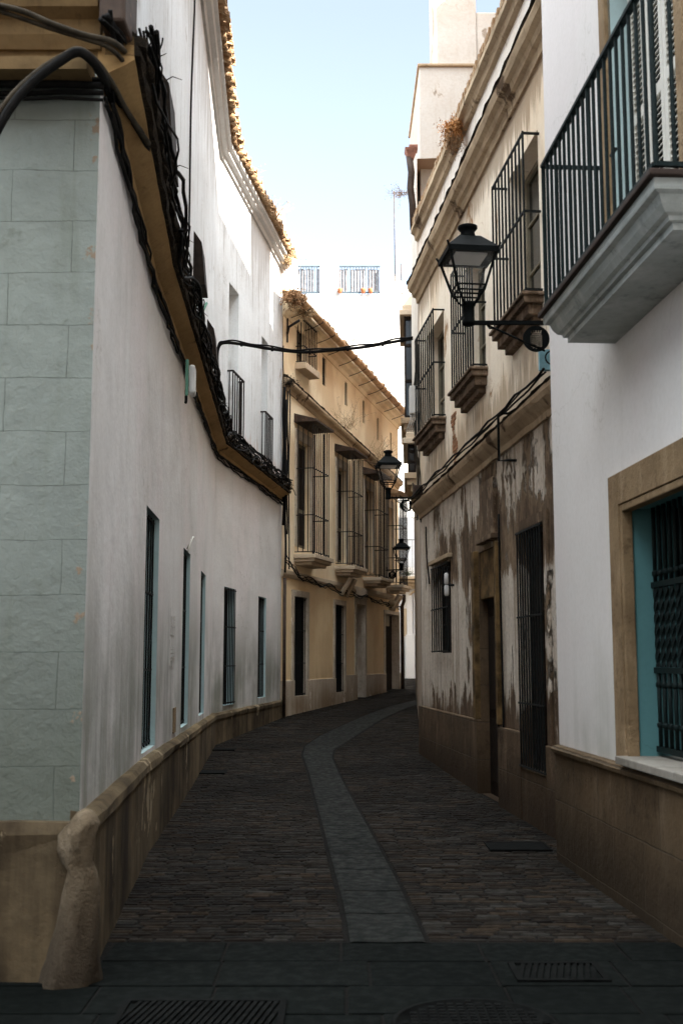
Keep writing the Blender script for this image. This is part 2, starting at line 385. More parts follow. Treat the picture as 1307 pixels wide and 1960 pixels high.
def oldlow():   # ground floor of the weathered house: limewash islands on brown decayed render
    m, nt, bs = newmat('decayed_brown_plaster'); B = NB(nt); s = B.sep(); z = s[2]
    P = B.mapped((1, 1, 1), loc=(4, 2, 7))
    big = B.noise(P, .9, 6, .6, .3); med = B.noise(B.mapped((1, 1, .5), P), 3, 8, .66, .5); st = B.noise(B.mapped((4.5, 4.5, .35), P), 1.3, 6, .62, .3)
    fine = B.noise(P, 24, 4)
    rag = B.noise(B.mapped((1, 1, .55), P, (3, 1, 2)), 2.4, 12, .72, .25); blot = B.noise(B.mapped((1.4, 1.4, .35), P, (1, 5, 2)), 1.1, 4, .5, .2)
    run = B.noise(B.mapped((9, 9, .25), P, (7, 2, 1)), 1.0, 7, .7, .15)
    brown = B.mix(B.mr(rag, .38, .62), (.085, .055, .034), (.23, .16, .10))
    brown = B.mix(B.mr(run, .5, .68, 0, .8), brown, (.028, .018, .011))
    cream = B.mix(B.mr(med, .4, .7), (.74, .66, .57), (.58, .49, .39)); cream = B.mix(B.mr(run, .52, .66, 0, .75), cream, (.24, .17, .11))
    cream = B.mix(B.mr(rag, .55, .66, 0, .6), cream, (.34, .25, .17))
    ov = B.math('ADD', B.math('MULTIPLY', rag, .85), B.math('MULTIPLY', run, .15)); ov = B.math('ADD', ov, B.math('MULTIPLY', blot, .85))
    zw = B.math('ADD', z, B.math('MULTIPLY', B.math('SUBTRACT', rag, .5), 1.3)); zw = B.math('ADD', zw, B.math('MULTIPLY', B.math('SUBTRACT', run, .5), 1.1))
    band = B.math('MULTIPLY', B.mr(zw, .95, 1.25), B.mr(zw, 2.6, 2.35))
    band2 = B.mr(zw, 2.95, 3.35)
    lev = B.math('ADD', B.math('MULTIPLY', band, .27), B.math('MULTIPLY', band2, .16))
    far = B.mr(s[1], 15.9, 16.9, 0, .22)
    lev = B.math('ADD', lev, far)
    mask = B.mr(B.math('ADD', ov, lev), 1.02, 1.075)
    mid = B.mr(B.math('ADD', ov, lev), .94, 1.0)
    brown = B.mix(B.math('MULTIPLY', mid, .6), brown, (.30, .21, .135))
    c = B.mix(B.math('MULTIPLY', mask, .86), brown, cream); c = B.mix(B.mr(fine, .4, .8, 0, .35), c, (.09, .06, .04))
    c = B.mix(B.mr(z, 1.15, .8, 0, .6), c, (.09, .055, .034))
    B.link(c, bs.inputs['Base Color']); bs.inputs['Roughness'].default_value = .95; bs.inputs['Specular IOR Level'].default_value = .15
    nrm = B.bump(mask, .9, .02); nrm = B.bump(rag, .8, .05, nrm); nrm = B.bump(fine, .4, .006, nrm)
    B.link(nrm, bs.inputs['Normal']); return m
M['oldlow'] = oldlow()

def cobblemat(name, cols, rough=.55, bump=.5):
    m, nt, bs = newmat(name); B = NB(nt)
    g = B.N.new('ShaderNodeNewGeometry'); ri = g.outputs['Random Per Island']
    cr = B.N.new('ShaderNodeValToRGB'); el = cr.color_ramp.elements
    el[0].color = (*cols[0], 1); el[1].color = (*cols[-1], 1)
    for i, c in enumerate(cols[1:-1]): e = el.new((i + 1) / (len(cols) - 1)); e.color = (*c, 1)
    B.link(ri, cr.inputs[0])
    n = B.noise(B.pos, 14, 6, .65); big = B.noise(B.pos, .5, 4, .6); f = B.noise(B.pos, 70, 3)
    c = B.mix(B.mr(n, .3, .7, 0, .5), cr.outputs[0], tuple(k * .45 for k in cols[1]))
    c = B.mix(B.mr(big, .4, .65, 0, .55), c, tuple(k * .5 for k in cols[0]))
    B.link(c, bs.inputs['Base Color']); B.link(B.mr(n, .3, .7, rough - .08, rough + .2), bs.inputs['Roughness'])
    bs.inputs['Specular IOR Level'].default_value = .05
    nrm = B.bump(n, bump, .012); nrm = B.bump(f, bump * .6, .003, nrm); B.link(nrm, bs.inputs['Normal']); return m
M['cobble'] = cobblemat('cobble_stone', [(.0060, .0050, .0045), (.0165, .0120, .0085), (.011, .011, .010), (.036, .025, .016), (.0125, .0100, .008), (.034, .032, .028), (.020, .015, .0105)], .75)
M['slabs'] = cobblemat('paving_slab', [(.0080, .0098, .0086), (.0115, .0128, .0112), (.0092, .0106, .0094)], .6, .25)
M['pavers'] = cobblemat('dark_paver', [(.0030, .0042, .0037), (.0050, .0062, .0055), (.0038, .0050, .0044)], .85, .3)
M['mortar'] = stone('dark_joint', (.003, .0025, .002), (.0055, .0046, .0036), None, 6., rough=.95)

# ------------------------------------------------------------------ plan of the street
LC = [(-1.30, 5.80), (-1.62, 9.4), (-2.10, 18.7), (-1.29, 24.2)]      # left house, street side
LCZ = [4.68, 4.80, 5.02, 4.98]                                        # underside of its cornice
FA1 = Frame(LC[0], LC[1], 1); FA2 = Frame(LC[1], LC[2], 1); FB = Frame(LC[2], LC[3], 1)
FFRONT = Frame((-9, 5.8), LC[0], 1)
FY = Frame((-1.28, 24.2), (1.75, 34.7), 1)
def oldX(Y): return 1.22 + .092 * (17.45 - Y)
FO = Frame((oldX(9.1), 9.1), (oldX(17.45), 17.45), -1)
def whX(Y): return 1.715 + .06 * (9.13 - Y)
FW = Frame((whX(-3), -3), (whX(9.13), 9.13), -1)
FR = Frame((1.22, 17.5), (2.12, 33.0), -1)

def path_of(pts, zo=None, sub=.5, ext=0.0, side=1):
    """mitred path through plan points, subdivided"""
    n = len(pts); nr = []
    segs = []
    for i in range(n - 1):
        d = Vector((pts[i + 1][0] - pts[i][0], pts[i + 1][1] - pts[i][1])).normalized()
        segs.append(Vector((d.y, -d.x)) * side)
    out = []
    for i in range(n):
        if i == 0: m = segs[0].copy()
        elif i == n - 1: m = segs[-1].copy()
        else:
            m = (segs[i - 1] + segs[i]).normalized(); m = m / m.dot(segs[i])
        nr.append(m)
    for i in range(n - 1):
        a, b = Vector(pts[i]), Vector(pts[i + 1]); k = max(1, int((b - a).length / sub))
        for j in range(k):
            t = j / k; p = a.lerp(b, t); m = nr[i].lerp(nr[i + 1], t)
            z = 0 if zo is None else zo[i] + (zo[i + 1] - zo[i]) * t
            out.append((p.x, p.y, m.x, m.y, z))
    out.append((pts[-1][0], pts[-1][1], nr[-1].x, nr[-1].y, 0 if zo is None else zo[-1]))
    return out

def wall(mb, F, z0, z1, ops, depth=.22, s0=0, s1=None, zt=None):
    """street face of a wall with rectangular openings and their reveals. zt: top heights at s0,s1"""
    s1 = F.L if s1 is None else s1
    S = sorted({s0, s1, *[o[0] for o in ops], *[o[1] for o in ops]}); S = [s for s in S if s0 <= s <= s1]
    Z = sorted({z0, z1, *[o[2] for o in ops], *[o[3] for o in ops]}); Z = [z for z in Z if z0 <= z <= z1]
    def top(s, z):
        if zt and abs(z - z1) < 1e-6: return zt[0] + (zt[1] - zt[0]) * (s - s0) / (s1 - s0)
        return z
    for a, b in zip(S, S[1:]):
        for c, d in zip(Z, Z[1:]):
            sm, zm = (a + b) / 2, (c + d) / 2
            if any(o[0] < sm < o[1] and o[2] < zm < o[3] for o in ops): continue
            mb.face([F.P(a, 0, c), F.P(b, 0, c), F.P(b, 0, top(b, d)), F.P(a, 0, top(a, d))])
def reveal(mb, F, o, depth=.22):
    a, b, c, d = o[:4]
    for q in ([(a, 0, c), (a, 0, d), (a, -depth, d), (a, -depth, c)], [(b, 0, c), (b, 0, d), (b, -depth, d), (b, -depth, c)],
              [(a, 0, c), (b, 0, c), (b, -depth, c), (a, -depth, c)], [(a, 0, d), (b, 0, d), (b, -depth, d), (a, -depth, d)]):
        mb.face([F.P(*p) for p in q])
def op(F, xa, xb, yt, yb, xr=None, dx=0):
    """opening from pixels: x extents, top and bottom y read at the x=xr side"""
    ym = (yt + yb) / 2
    sa, sb = sorted((F.px(xa, ym)[0], F.px(xb, ym)[0]))
    xr = xa if xr is None else xr
    s = F.px(xr, ym)[0]
    def zat(y):
        # height on the vertical line at s
        p = F.P(s, 0, 0); d = ray(xr, y); k = p.y / d[1]; return EYE + k * d[2]
    return [sa, sb, zat(yb), zat(yt)]
def lerp(a, b, t): return a + (b - a) * t

def wiggle(pts, amp, sub=.18, sag=0.0, R_=None, seed=0, loop=0.0):
    r = random.Random(seed); out = []; ph = [r.uniform(0, 6.28) for _ in range(6)]; fq = [r.uniform(.8, 2.6) for _ in range(6)]
    L = 0
    for i in range(len(pts) - 1):
        a, b = Vector(pts[i]), Vector(pts[i + 1]); d = (b - a).length; k = max(1, int(d / sub))
        for j in range(k):
            t = j / k; p = a.lerp(b, t); l = L + d * t
            p = p + Vector((amp * .5 * math.sin(fq[0] * l * 2 + ph[0]), amp * .3 * math.sin(fq[2] * l + ph[2]), amp * math.sin(fq[3] * l * 2.2 + ph[3]) + amp * .5 * math.sin(fq[4] * l * 5 + ph[4]) - sag * math.sin(math.pi * t)))
            out.append(p)
        L += d
    out.append(Vector(pts[-1])); return out

# ------------------------------------------------------------------ ground
mb = MB()
ys = [-8 + i * 1.5 for i in range(60)]
xs = [-60, -25, -12, -6, -4, -3, -2, -1, 0, 1, 2, 3, 4, 6, 12, 25, 60]
for i in range(len(ys) - 1):
    for j in range(len(xs) - 1):
        mb.face([(xs[j], ys[i], gz(ys[i]) - .0065), (xs[j + 1], ys[i], gz(ys[i]) - .0065), (xs[j + 1], ys[i + 1], gz(ys[i + 1]) - .0065), (xs[j], ys[i + 1], gz(ys[i + 1]) - .0065)])
tag(mb.build('ground', M['mortar']), kind='structure')

# centre path
PL = [(665, 1805), (655, 1740), (640, 1680), (615, 1580), (590, 1480), (578, 1445), (583, 1428), (612, 1408), (655, 1388), (700, 1368), (745, 1352), (790, 1341)]
PR = [(820, 1805), (790, 1742), (760, 1680), (705, 1580), (650, 1480), (637, 1450), (640, 1436), (668, 1418), (702, 1396), (735, 1375), (775, 1357), (812, 1345)]
gl = [ground_at(*p) for p in PL]; gr = [ground_at(*p) for p in PR]
def pathx(Y):
    def ip(g):
        if Y <= g[0].y: return g[0].x + (g[1].x - g[0].x) * (Y - g[0].y) / (g[1].y - g[0].y)
        for a, b in zip(g, g[1:]):
            if a.y <= Y <= b.y: return a.x + (b.x - a.x) * (Y - a.y) / (b.y - a.y)
        a, b = g[-2], g[-1]; return b.x + (b.x - a.x) * (Y - b.y) / (b.y - a.y)
    return ip(gl), ip(gr)
mb = MB(); Y = 6.52
while Y < 31:
    L = .75 + rnd.uniform(-.1, .12); Y2 = Y + L - .02
    n = 3; prevp = None
    for k in range(n + 1):
        yy = Y + (Y2 - Y) * k / n; a, b = pathx(yy); h = gz(yy) + .006
        row = [Vector((a + .015, yy, h - .004)), Vector((a + .04, yy, h)), Vector(((a + b) / 2, yy, h - .004)), Vector((b - .04, yy, h)), Vector((b - .015, yy, h - .004))]
        if prevp:
            i0 = len(mb.v)
            mb.raw(prevp + row, [(i, i + 1, i + 6, i + 5) for i in range(4)])
        prevp = row
    Y += L
def weld(o):
    import bmesh
    bm = bmesh.new(); bm.from_mesh(o.data); bmesh.ops.remove_doubles(bm, verts=bm.verts, dist=1e-4); bm.to_mesh(o.data); bm.free()
    return o
tag(weld(mb.build('path', M['slabs'])), kind='structure')

def leftX(Y):
    pts = LC + [(1.75, 34.7), (1.75, 34.75)]
    if Y < 5.8: return -7
    for a, b in zip(pts, pts[1:]):
        if a[1] <= Y <= b[1]: return a[0] + (b[0] - a[0]) * (Y - a[1]) / (b[1] - a[1]) + .04
    return 0.6
def rightX(Y):
    if Y < 9.13: return whX(Y) - .02
    if Y < 17.45: return oldX(Y) - .03
    return 1.22 + (Y - 17.5) * .058 if Y < 33 else 5.5
mb = MB(); Y = 6.56
def stoneblock(mb, x0, x1, y0, y1, h, g=.009, tall=.022):
    j = lambda a: rnd.uniform(-a, a) * .6
    z = gz((y0 + y1) / 2) + h; tx, ty = j(.006), j(.006)
    c = min(.008, (x1 - x0) * .12)
    B = [(x0 + g + j(.006), y0 + g + j(.006)), (x1 - g + j(.006), y0 + g + j(.006)), (x1 - g + j(.006), y1 - g + j(.006)), (x0 + g + j(.006), y1 - g + j(.006))]
    cx, cy = (x0 + x1) / 2, (y0 + y1) / 2
    vs = [(a, b, z - tall) for a, b in B]
    sg = [(1, 1), (-1, 1), (-1, -1), (1, -1)]
    vs += [(a + sx * c * .35, b + sy * c * .35, z - .006 + (a - cx) * tx * 4) for (a, b), (sx, sy) in zip(B, sg)]
    vs += [(a + sx * c, b + sy * c, z + (a - cx) * tx * 4 + (b - cy) * ty * 4) for (a, b), (sx, sy) in zip(B, sg)]
    vs.append((cx + j(.01), cy + j(.01), z + .0005))
    fs = []
    for r_ in (0, 4):
        for k in range(4): fs.append((r_ + k, r_ + (k + 1) % 4, r_ + 4 + (k + 1) % 4, r_ + 4 + k))
    for k in range(4): fs.append((8 + k, 8 + (k + 1) % 4, 12))
    mb.raw(vs, fs)
while Y < 47:
    d = rnd.uniform(.060, .082) * (1 if Y < 20 else 1.5)
    a, b = leftX(Y), rightX(Y); p, q = pathx(Y + d / 2)
    spans = [(a, min(p, b) - .01), (q + .01, b)] if Y < 30.5 else [(a, b)]
    for x0, x1 in spans:
        x = x0
        while x < x1 - .03:
            wd = rnd.uniform(.11, .24) * (1 if Y < 20 else 1.3); xe = min(x + wd, x1)
            if x1 - xe < .07: xe = x1
            sk = .010 * math.sin(x * 2.1 + Y * .3)
            stoneblock(mb, x, xe, Y + sk, Y + d + sk, .001 + rnd.uniform(-.003, .003), .0045, .012); x = xe
    Y += d
tag(mb.build('cobbled_road', M['cobble']), kind='structure')

# foreground slabs
mb = MB(); rows = [6.52, 6.13, 5.68, 5.25, 4.8, 4.35, 3.9, 3.4, 2.9, 2.4, 1.8, 1.2, .6, 0, -1, -2, -3]
for i, (y1, y0) in enumerate(zip(rows, rows[1:])):
    x = -7.2 + (i % 2) * .38 + rnd.uniform(0, .1)
    while x < 1.9:
        wd = rnd.choice([.62, .62, .75, .55]); x1 = min(x + wd, whX(y0) - .02)
        if x1 - x > .05:
            z = gz(y0) + .003 + rnd.uniform(-.002, .002); g = .007
            if not (y0 > 5.7 and x < -1.35):
                vs = [(x + g, y0 + g, z - .02), (x1 - g, y0 + g, z - .02), (x1 - g, y1 - g, z - .02), (x + g, y1 - g, z - .02)]
                vs += [(a, b, z - .003) for a, b, _ in vs]
                c = .008; vs += [(x + g + c, y0 + g + c, z), (x1 - g - c, y0 + g + c, z), (x1 - g - c, y1 - g - c, z), (x + g + c, y1 - g - c, z)]
                mb.raw(vs, [(r_ + k, r_ + (k + 1) % 4, r_ + 4 + (k + 1) % 4, r_ + 4 + k) for r_ in (0, 4) for k in range(4)] + [(8, 9, 10, 11)])
        x += wd
tag(mb.build('pavement', M['pavers']), kind='structure')

# grates and covers
def grate(name, label, cat, x0, x1, y0, y1, n, group=None):
    c = Vector(((x0 + x1) / 2, (y0 + y1) / 2, gz(y0) + .012))
    t = thing(name, label, cat, c, group)
    f = MB(); z = c.z; wdt = .03
    for a, b, cc, dd in ((x0, x1, y0, y0 + wdt), (x0, x1, y1 - wdt, y1), (x0, x0 + wdt, y0 + wdt, y1 - wdt), (x1 - wdt, x1, y0 + wdt, y1 - wdt)):
        f.box(a, b, cc, dd, z - .03, z + .004)
    f.build('frame', M['grate'], t)
    p = MB(); p.box(x0 + .01, x1 - .01, y0 + .01, y1 - .01, z - .028, z - .012); p.build('pit', M['dark'], t)
    s = MB()
    for k in range(n):
        x = x0 + wdt + (x1 - x0 - 2 * wdt) * (k + .5) / n; w_ = (x1 - x0) / n * .28
        s.hexa([(x - w_ - .03, y0 + wdt, z - .012), (x + w_ - .03, y0 + wdt, z - .012), (x + w_ + .03, y1 - wdt, z - .012), (x - w_ + .03, y1 - wdt, z - .012),
                (x - w_ - .03, y0 + wdt, z + .002), (x + w_ - .03, y0 + wdt, z + .002), (x + w_ + .03, y1 - wdt, z + .002), (x - w_ + .03, y1 - wdt, z + .002)])
    s.build('slats', M['grate'], t); return t
ga = ground_at(215, 1958); gb = ground_at(550, 1918)
grate('drain_grate', 'long dark iron drain grate in the slabs at the bottom left', 'drain grate', ga.x, gb.x, ga.y - .1, gb.y, 22)
ga = ground_at(990, 1882); gb = ground_at(1140, 1846)
grate('drain_grate', 'short iron drain grate in the slabs at the right of the street', 'drain grate', ga.x, gb.x, ga.y, gb.y, 12)
def plate(label, x0, x1, y0, y1):
    z = gz(y0); t = thing('access_cover', label, 'utility cover', ((x0 + x1) / 2, (y0 + y1) / 2, z))
    m = MB(); 
    for a, b, cc, dd in ((x0, x1, y0, y0 + .02), (x0, x1, y1 - .02, y1), (x0, x0 + .02, y0 + .02, y1 - .02), (x1 - .02, x1, y0 + .02, y1 - .02)):
        m.box(a, b, cc, dd, z - .01, z + .016)
    m.build('frame', M['grate'], t)
    m = MB(); m.box(x0 + .024, x1 - .024, y0 + .024, y1 - .024, z - .01, z + .014); m.build('lid', M['grate'], t)
a = ground_at(938, 1630); b = ground_at(1040, 1614)
plate('rectangular dark metal cover in the cobbles by the right wall', a.x, b.x, a.y, b.y)
a = ground_at(405, 1437); b = ground_at(455, 1430); plate('small dark cover in the cobbles near the left wall, the farther of two', a.x, b.x, a.y, b.y)
a = ground_at(375, 1482); b = ground_at(437, 1474); plate('small dark cover in the cobbles near the left wall, the nearer of two', a.x, b.x, a.y, b.y)
c = ground_at(905, 1948); c.y -= .1
t = thing('manhole_cover', 'round cast iron manhole cover in the slabs at the bottom edge', 'manhole cover', c)
m = MB(); m.lathe(c + Vector((0, 0, -.01)), [(.36, 0), (.36, .02), (.335, .02), (.335, .016), (.001, .016)], 40); m.build('rim', M['grate'], t)
m = MB()
for i in range(-7, 8):
    for j in range(-7, 8):
        if i * i + j * j < 50: m.box(c.x + i * .043 - .014, c.x + i * .043 + .014, c.y + j * .043 - .014, c.y + j * .043 + .014, c.z + .007, c.z + .013)
m.build('tread_pattern', M['grate'], t)

# ------------------------------------------------------------------ barred window pieces
def bars(mb, F, s0, s1, o, z0, z1, n, r=.008, cross=(), cr=.012, side0=False, side1=False, nside=2, obase=0.0):
    """front grid of bars at offset o; optional side returns to the wall"""
    for k in range(n):
        s = lerp(s0, s1, k / (n - 1)); mb.tube([F.P(s, o, z0), F.P(s, o, z1)], r, 5, cap=False)
    for z in cross:
        mb.tube([F.P(s0, o, z), F.P(s1, o, z)], cr, 4)
        if side0: mb.tube([F.P(s0, o, z), F.P(s0, obase, z)], cr, 4)
        if side1: mb.tube([F.P(s1, o, z), F.P(s1, obase, z)], cr, 4)
    for flag, s in ((side0, s0), (side1, s1)):
        if flag:
            for k in range(1, nside + 1):
                oo = lerp(o, obase, k / (nside + .6)); mb.tube([F.P(s, oo, z0), F.P(s, oo, z1)], r, 5, cap=False)

def sunk_window(F, o, parent, depth=.2, mat='pane', framew=.05, fmat='oldwood', revmat='reveal', grille=None, ncross=2, nb=5, gmat='iron', go=None, muntin=True):
    a, b, c, d = o[:4]
    wn = MB(); wn.fbox(F, a + .002, b - .002, -depth - .04, -depth, c + .002, d - .002)
    p = wn.build('window', M[mat], parent)
    f = MB(); fw = framew
    f.fbox(F, a + .002, a + fw, -depth, -depth + .03, c + .002, d - .002); f.fbox(F, b - fw, b - .002, -depth, -depth + .03, c + .002, d - .002)
    f.fbox(F, a + fw, b - fw, -depth, -depth + .03, d - fw, d - .002); f.fbox(F, a + fw, b - fw, -depth, -depth + .03, c + .002, c + fw)
    if muntin:
        m_ = (a + b) / 2; f.fbox(F, m_ - .02, m_ + .02, -depth, -depth + .025, c + fw, d - fw)
        for t in (.33, .66): zz = lerp(c, d, t); f.fbox(F, a + fw, m_ - .022, -depth, -depth + .02, zz - .012, zz + .012); f.fbox(F, m_ + .022, b - fw, -depth, -depth + .02, zz - .012, zz + .012)
    f.build('frame', M[fmat], p)
    rv = MB(); reveal(rv, F, o, depth + .02); rv.build('reveal', M[revmat], p)
    if grille:
        g = MB(); oo = -.02 if go is None else go
        bars(g, F, a + .03, b - .03, oo, c + .01, d - .01, nb, .009, [lerp(c, d, t) for t in grille], .013)
        for t in grille:
            zz = lerp(c, d, t)
            g.tube([F.P(a - .02, oo, zz), F.P(a + .03, oo, zz)], .013, 4); g.tube([F.P(b - .03, oo, zz), F.P(b + .02, oo, zz)], .013, 4)
        g.build('grille', M[gmat], p)
    return p

# ------------------------------------------------------------------ left house
ZTOP = 10.35
lh = thing('white_house', 'long whitewashed house lining the left side, scored greenish corner front, ochre cornice', 'house', (LC[0][0] - .5, LC[0][1] + .5, 0))
A_ops, B_ops = [], []
wA = [  # x extents, top y and bottom y at left edge
    (270, 300, 975, 1468, .13), (349, 362, 1055, 1402, .13), (383, 392, 1095, 1370, .13)]
A1 = []; A2 = []; Bw = []
def add_ops(F, lst, specs):
    out = []
    for xa, xb, yt, yb in specs:
        o = op(F, xa, xb, yt, yb, xr=(xa + xb) / 2); out.append(o); lst.append(o)
    return out
lo2 = add_ops(FA2, A2, [(271, 301, 978, 1462), (349, 362, 1055, 1402), (383, 392, 1097, 1368)])
loB = add_ops(FB, Bw, [(428, 448, 1125, 1352), (494, 509, 1143, 1335)])
upB = add_ops(FB, Bw, [(437, 456, 552, 845), (500, 512, 650, 902)])
upA = add_ops(FA2, A2, [(397, 403, 628, 700)])
for o in lo2 + loB: o[2] = max(o[2], .80)
mb = MB()
wall(mb, FA1, 0.3, 4.75, []); wall(mb, FA2, 0.3, 4.9, [o for o in A2 if o[3] < 4.8]); wall(mb, FB, .3, 4.9, [o for o in Bw if o[3] < 4.8])
mb.build('lower_wall', M['white'], lh)
mb = MB()
wall(mb, FA1, 4.75, ZTOP, []); wall(mb, FA2, 4.9, ZTOP, [o for o in A2 if o[2] > 4.8]); wall(mb, FB, 4.9, ZTOP, [o for o in Bw if o[3] > 4.9])
# closing back, roof and far gable
top = [Vector((p[0], p[1], ZTOP)) for p in LC]
mb.face([FB.P(FB.L, 0, .3), FB.P(FB.L, -9, .3), FB.P(FB.L, -9, ZTOP), FB.P(FB.L, 0, ZTOP)])
mb.build('upper_wall', M['whiteup'], lh)
mb = MB(); wall(mb, FFRONT, 0.3, 4.72, []); 
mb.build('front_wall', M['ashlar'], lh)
mb = MB(); mb.face([(-9, 5.8, 4.7), (-1.3, 5.8, 4.7), (-1.3, 5.8, 7.5), (-9, 5.8, 7.5)]); mb.build('front_frieze', M['cornShade'], lh)
for i, (F, o) in enumerate([(FA2, q) for q in lo2] + [(FB, q) for q in loB]):
    sunk_window(F, o, lh, .16, 'dark', .045, 'oldwood', 'reveal', grille=(.02, .33, .66, .98), nb=7, go=-.05 if i != 3 else .02, muntin=False)
for F, o in [(FB, q) for q in upB]:
    p = sunk_window(F, o, lh, .28, 'shutter', .05, 'shutter', 'whiteup', muntin=False)
    g = MB(); zt = o[2] + (o[3] - o[2]) * .42
    bars(g, F, o[0] - .05, o[1] + .05, .10, max(o[2], 5.05), zt, 6, .012, [zt], .02, True, True, 1)
    g.build('grille', M['ironfar'], p)
for F, o in [(FA2, q) for q in upA]:
    sunk_window(F, o, lh, .1, 'oldwood', .04, 'oldwood', 'whiteup', muntin=False)
# plinth
zp = [0.80, .76, .70, .73]
P4 = [(LC[0][0], LC[0][1])] + LC[1:]
mb = MB(); pth = path_of(P4, zp, .5)
mb.sweep(pth, [(-.05, -1.2), (.075, -1.2), (.07, -.10), (.082, -.085), (.082, -.03), (.05, 0), (-.05, .01)], jit=.006)
pf = path_of([(-9, 5.8), (-1.30, 5.8)], [.72, .76], .3)
mb.sweep(pf, [(-.05, -1.2), (.075, -1.2), (.07, -.14), (.07, -.05), (.045, 0), (-.05, .01)], jit=.008)
mb.build('plinth', M['plinthL'], lh)
# worn guard stone at the corner
mb = MB(); n = 18; prof = [(-.05, .155, .12), (.03, .15, .12), (.12, .13, .105), (.28, .105, .085), (.42, .085, .07), (.50, .075, .062), (.54, .068, .058), (.58, .078, .064), (.64, .090, .075), (.70, .090, .08), (.76, .075, .075), (.81, .045, .055), (.83, .01, .01)]
vs = []; fs = []
cx, cy = LC[0][0] + .045, LC[0][1] - .06
for i, (z, rx, ry) in enumerate(prof):
    for k in range(n):
        t = 2 * math.pi * k / n; jj = 1 + .12 * math.sin(3 * t + i * .5) + .06 * math.sin(5 * t - i) + rnd.uniform(-.05, .05)
        off = -.07 * (1 - z / .83) ** 2 + (-.03 if .55 < z < .72 else 0)
        vs.append((cx + off + rx * jj * math.cos(t), cy + ry * jj * math.sin(t), z))
for i in range(len(prof) - 1):
    for k in range(n): fs.append((i * n + k, i * n + (k + 1) % n, (i + 1) * n + (k + 1) % n, (i + 1) * n + k))
fs.append(tuple((len(prof) - 1) * n + k for k in range(n)))
mb.raw(vs, fs, True); mb.build('guard_stone', M['guard'], lh)
# cornice
mb = MB(); pth = path_of(LC, LCZ, .35)
mb.sweep(pth, [(-.02, -.02), (.03, -.02), (.045, .03), (.12, .075), (.175, .11), (.175, .24), (-.02, .26)], jit=.003)
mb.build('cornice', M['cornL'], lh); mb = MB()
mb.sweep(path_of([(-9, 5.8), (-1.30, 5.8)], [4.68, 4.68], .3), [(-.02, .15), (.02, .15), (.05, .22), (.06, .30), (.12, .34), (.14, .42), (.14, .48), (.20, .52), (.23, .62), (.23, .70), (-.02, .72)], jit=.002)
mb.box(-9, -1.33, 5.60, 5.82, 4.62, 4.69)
mb.build('front_cornice', M['cornShade'], lh)
mb = MB()
pth = path_of(LC, [z + .0 for z in LCZ], .16)
for (o0, o1, h0, h1, jt) in ((.02, .21, .125, .205, .010), (.02, .235, .20, .26, .018), (.05, .19, .255, .31, .03)):
    mb.sweep(pth, [(o0, h0), (o1, h0), (o1 + .01, (h0 + h1) / 2), (o1 - .04, h1), (o0, h1 + .02)], jit=jt)
mb.build('cornice_capping', M['grimeshade'], lh)
# eaves moulding and barrel tiles
ZE = [10.28, 10.30, 10.32, 10.15]
mb = MB(); mb.sweep(path_of(LC, ZE, .6), [(-.02, -.12), (.04, -.12), (.06, -.05), (.13, -.02), (.15, .04), (.20, .06), (.20, .12), (-.02, .14)], jit=.002); mb.build('eaves_moulding', M['whiteup'], lh)
def tiles(mb, pts, zo, step, r, length, over, slope, seed, side=1, lo=True):
    rr = random.Random(seed); pth = path_of(pts, zo, step, side=side)
    for i, (x, y, nx, ny, z) in enumerate(pth[:-1]):
        nv = Vector((nx, ny, 0)).normalized(); tv = Vector((-ny, nx, 0)).normalized()
        nv = (nv + tv * rr.uniform(-.08, .08)).normalized()
        for layer in (0, 1):
            c = Vector((x, y, z)) + tv * (step * .5 * layer + rr.uniform(-.01, .01))
            up = 1 if layer == 0 else -1
            if layer == 1 and not lo: continue
            zz = (.0 if layer == 1 else .035) + rr.uniform(-.008, .012); ov = over + rr.uniform(-.04, .05) - (.02 if layer else 0)
            for row in range(2):
                vs = []; seg = 6
                base_o = ov - row * length * .8; zr = zz + row * (length * .8 * slope) + row * .01
                for (oo, dz, rs) in ((base_o, 0, 1.), (base_o - length, length * slope, .85)):
                    for th in (1.0, .80):
                        for k in range(seg + 1):
                            a = math.pi * k / seg
                            vs.append(c + nv * oo + tv * (math.cos(a) * r * rs * th) + Vector((0, 0, zr + dz + up * math.sin(a) * r * rs * th + (r * .55 if up < 0 else 0))))
                m_ = seg + 1; fs = []
                for k in range(seg):
                    fs.append((k, k + 1, 2 * m_ + k + 1, 2 * m_ + k)); fs.append((m_ + k + 1, m_ + k, 3 * m_ + k, 3 * m_ + k + 1)); fs.append((k + 1, k, m_ + k, m_ + k + 1))
                mb.raw(vs, fs, True)
mb = MB(); tiles(mb, LC, [z + .17 for z in ZE], .225, .10, .42, .32, .32, 3); mb.build('roof_tiles', M['tile'], lh)
mb = MB()
rr_ = path_of(LC, [z + .15 for z in ZE], 2.)
for a, b in zip(rr_, rr_[1:]):
    mb.face([(a[0] + a[2] * .1, a[1] + a[3] * .1, a[4]), (b[0] + b[2] * .1, b[1] + b[3] * .1, b[4]), (b[0] - 4.5, b[1], b[4] + 1.6), (a[0] - 4.5, a[1], a[4] + 1.6)])
mb.build('roof', M['roof'], lh)
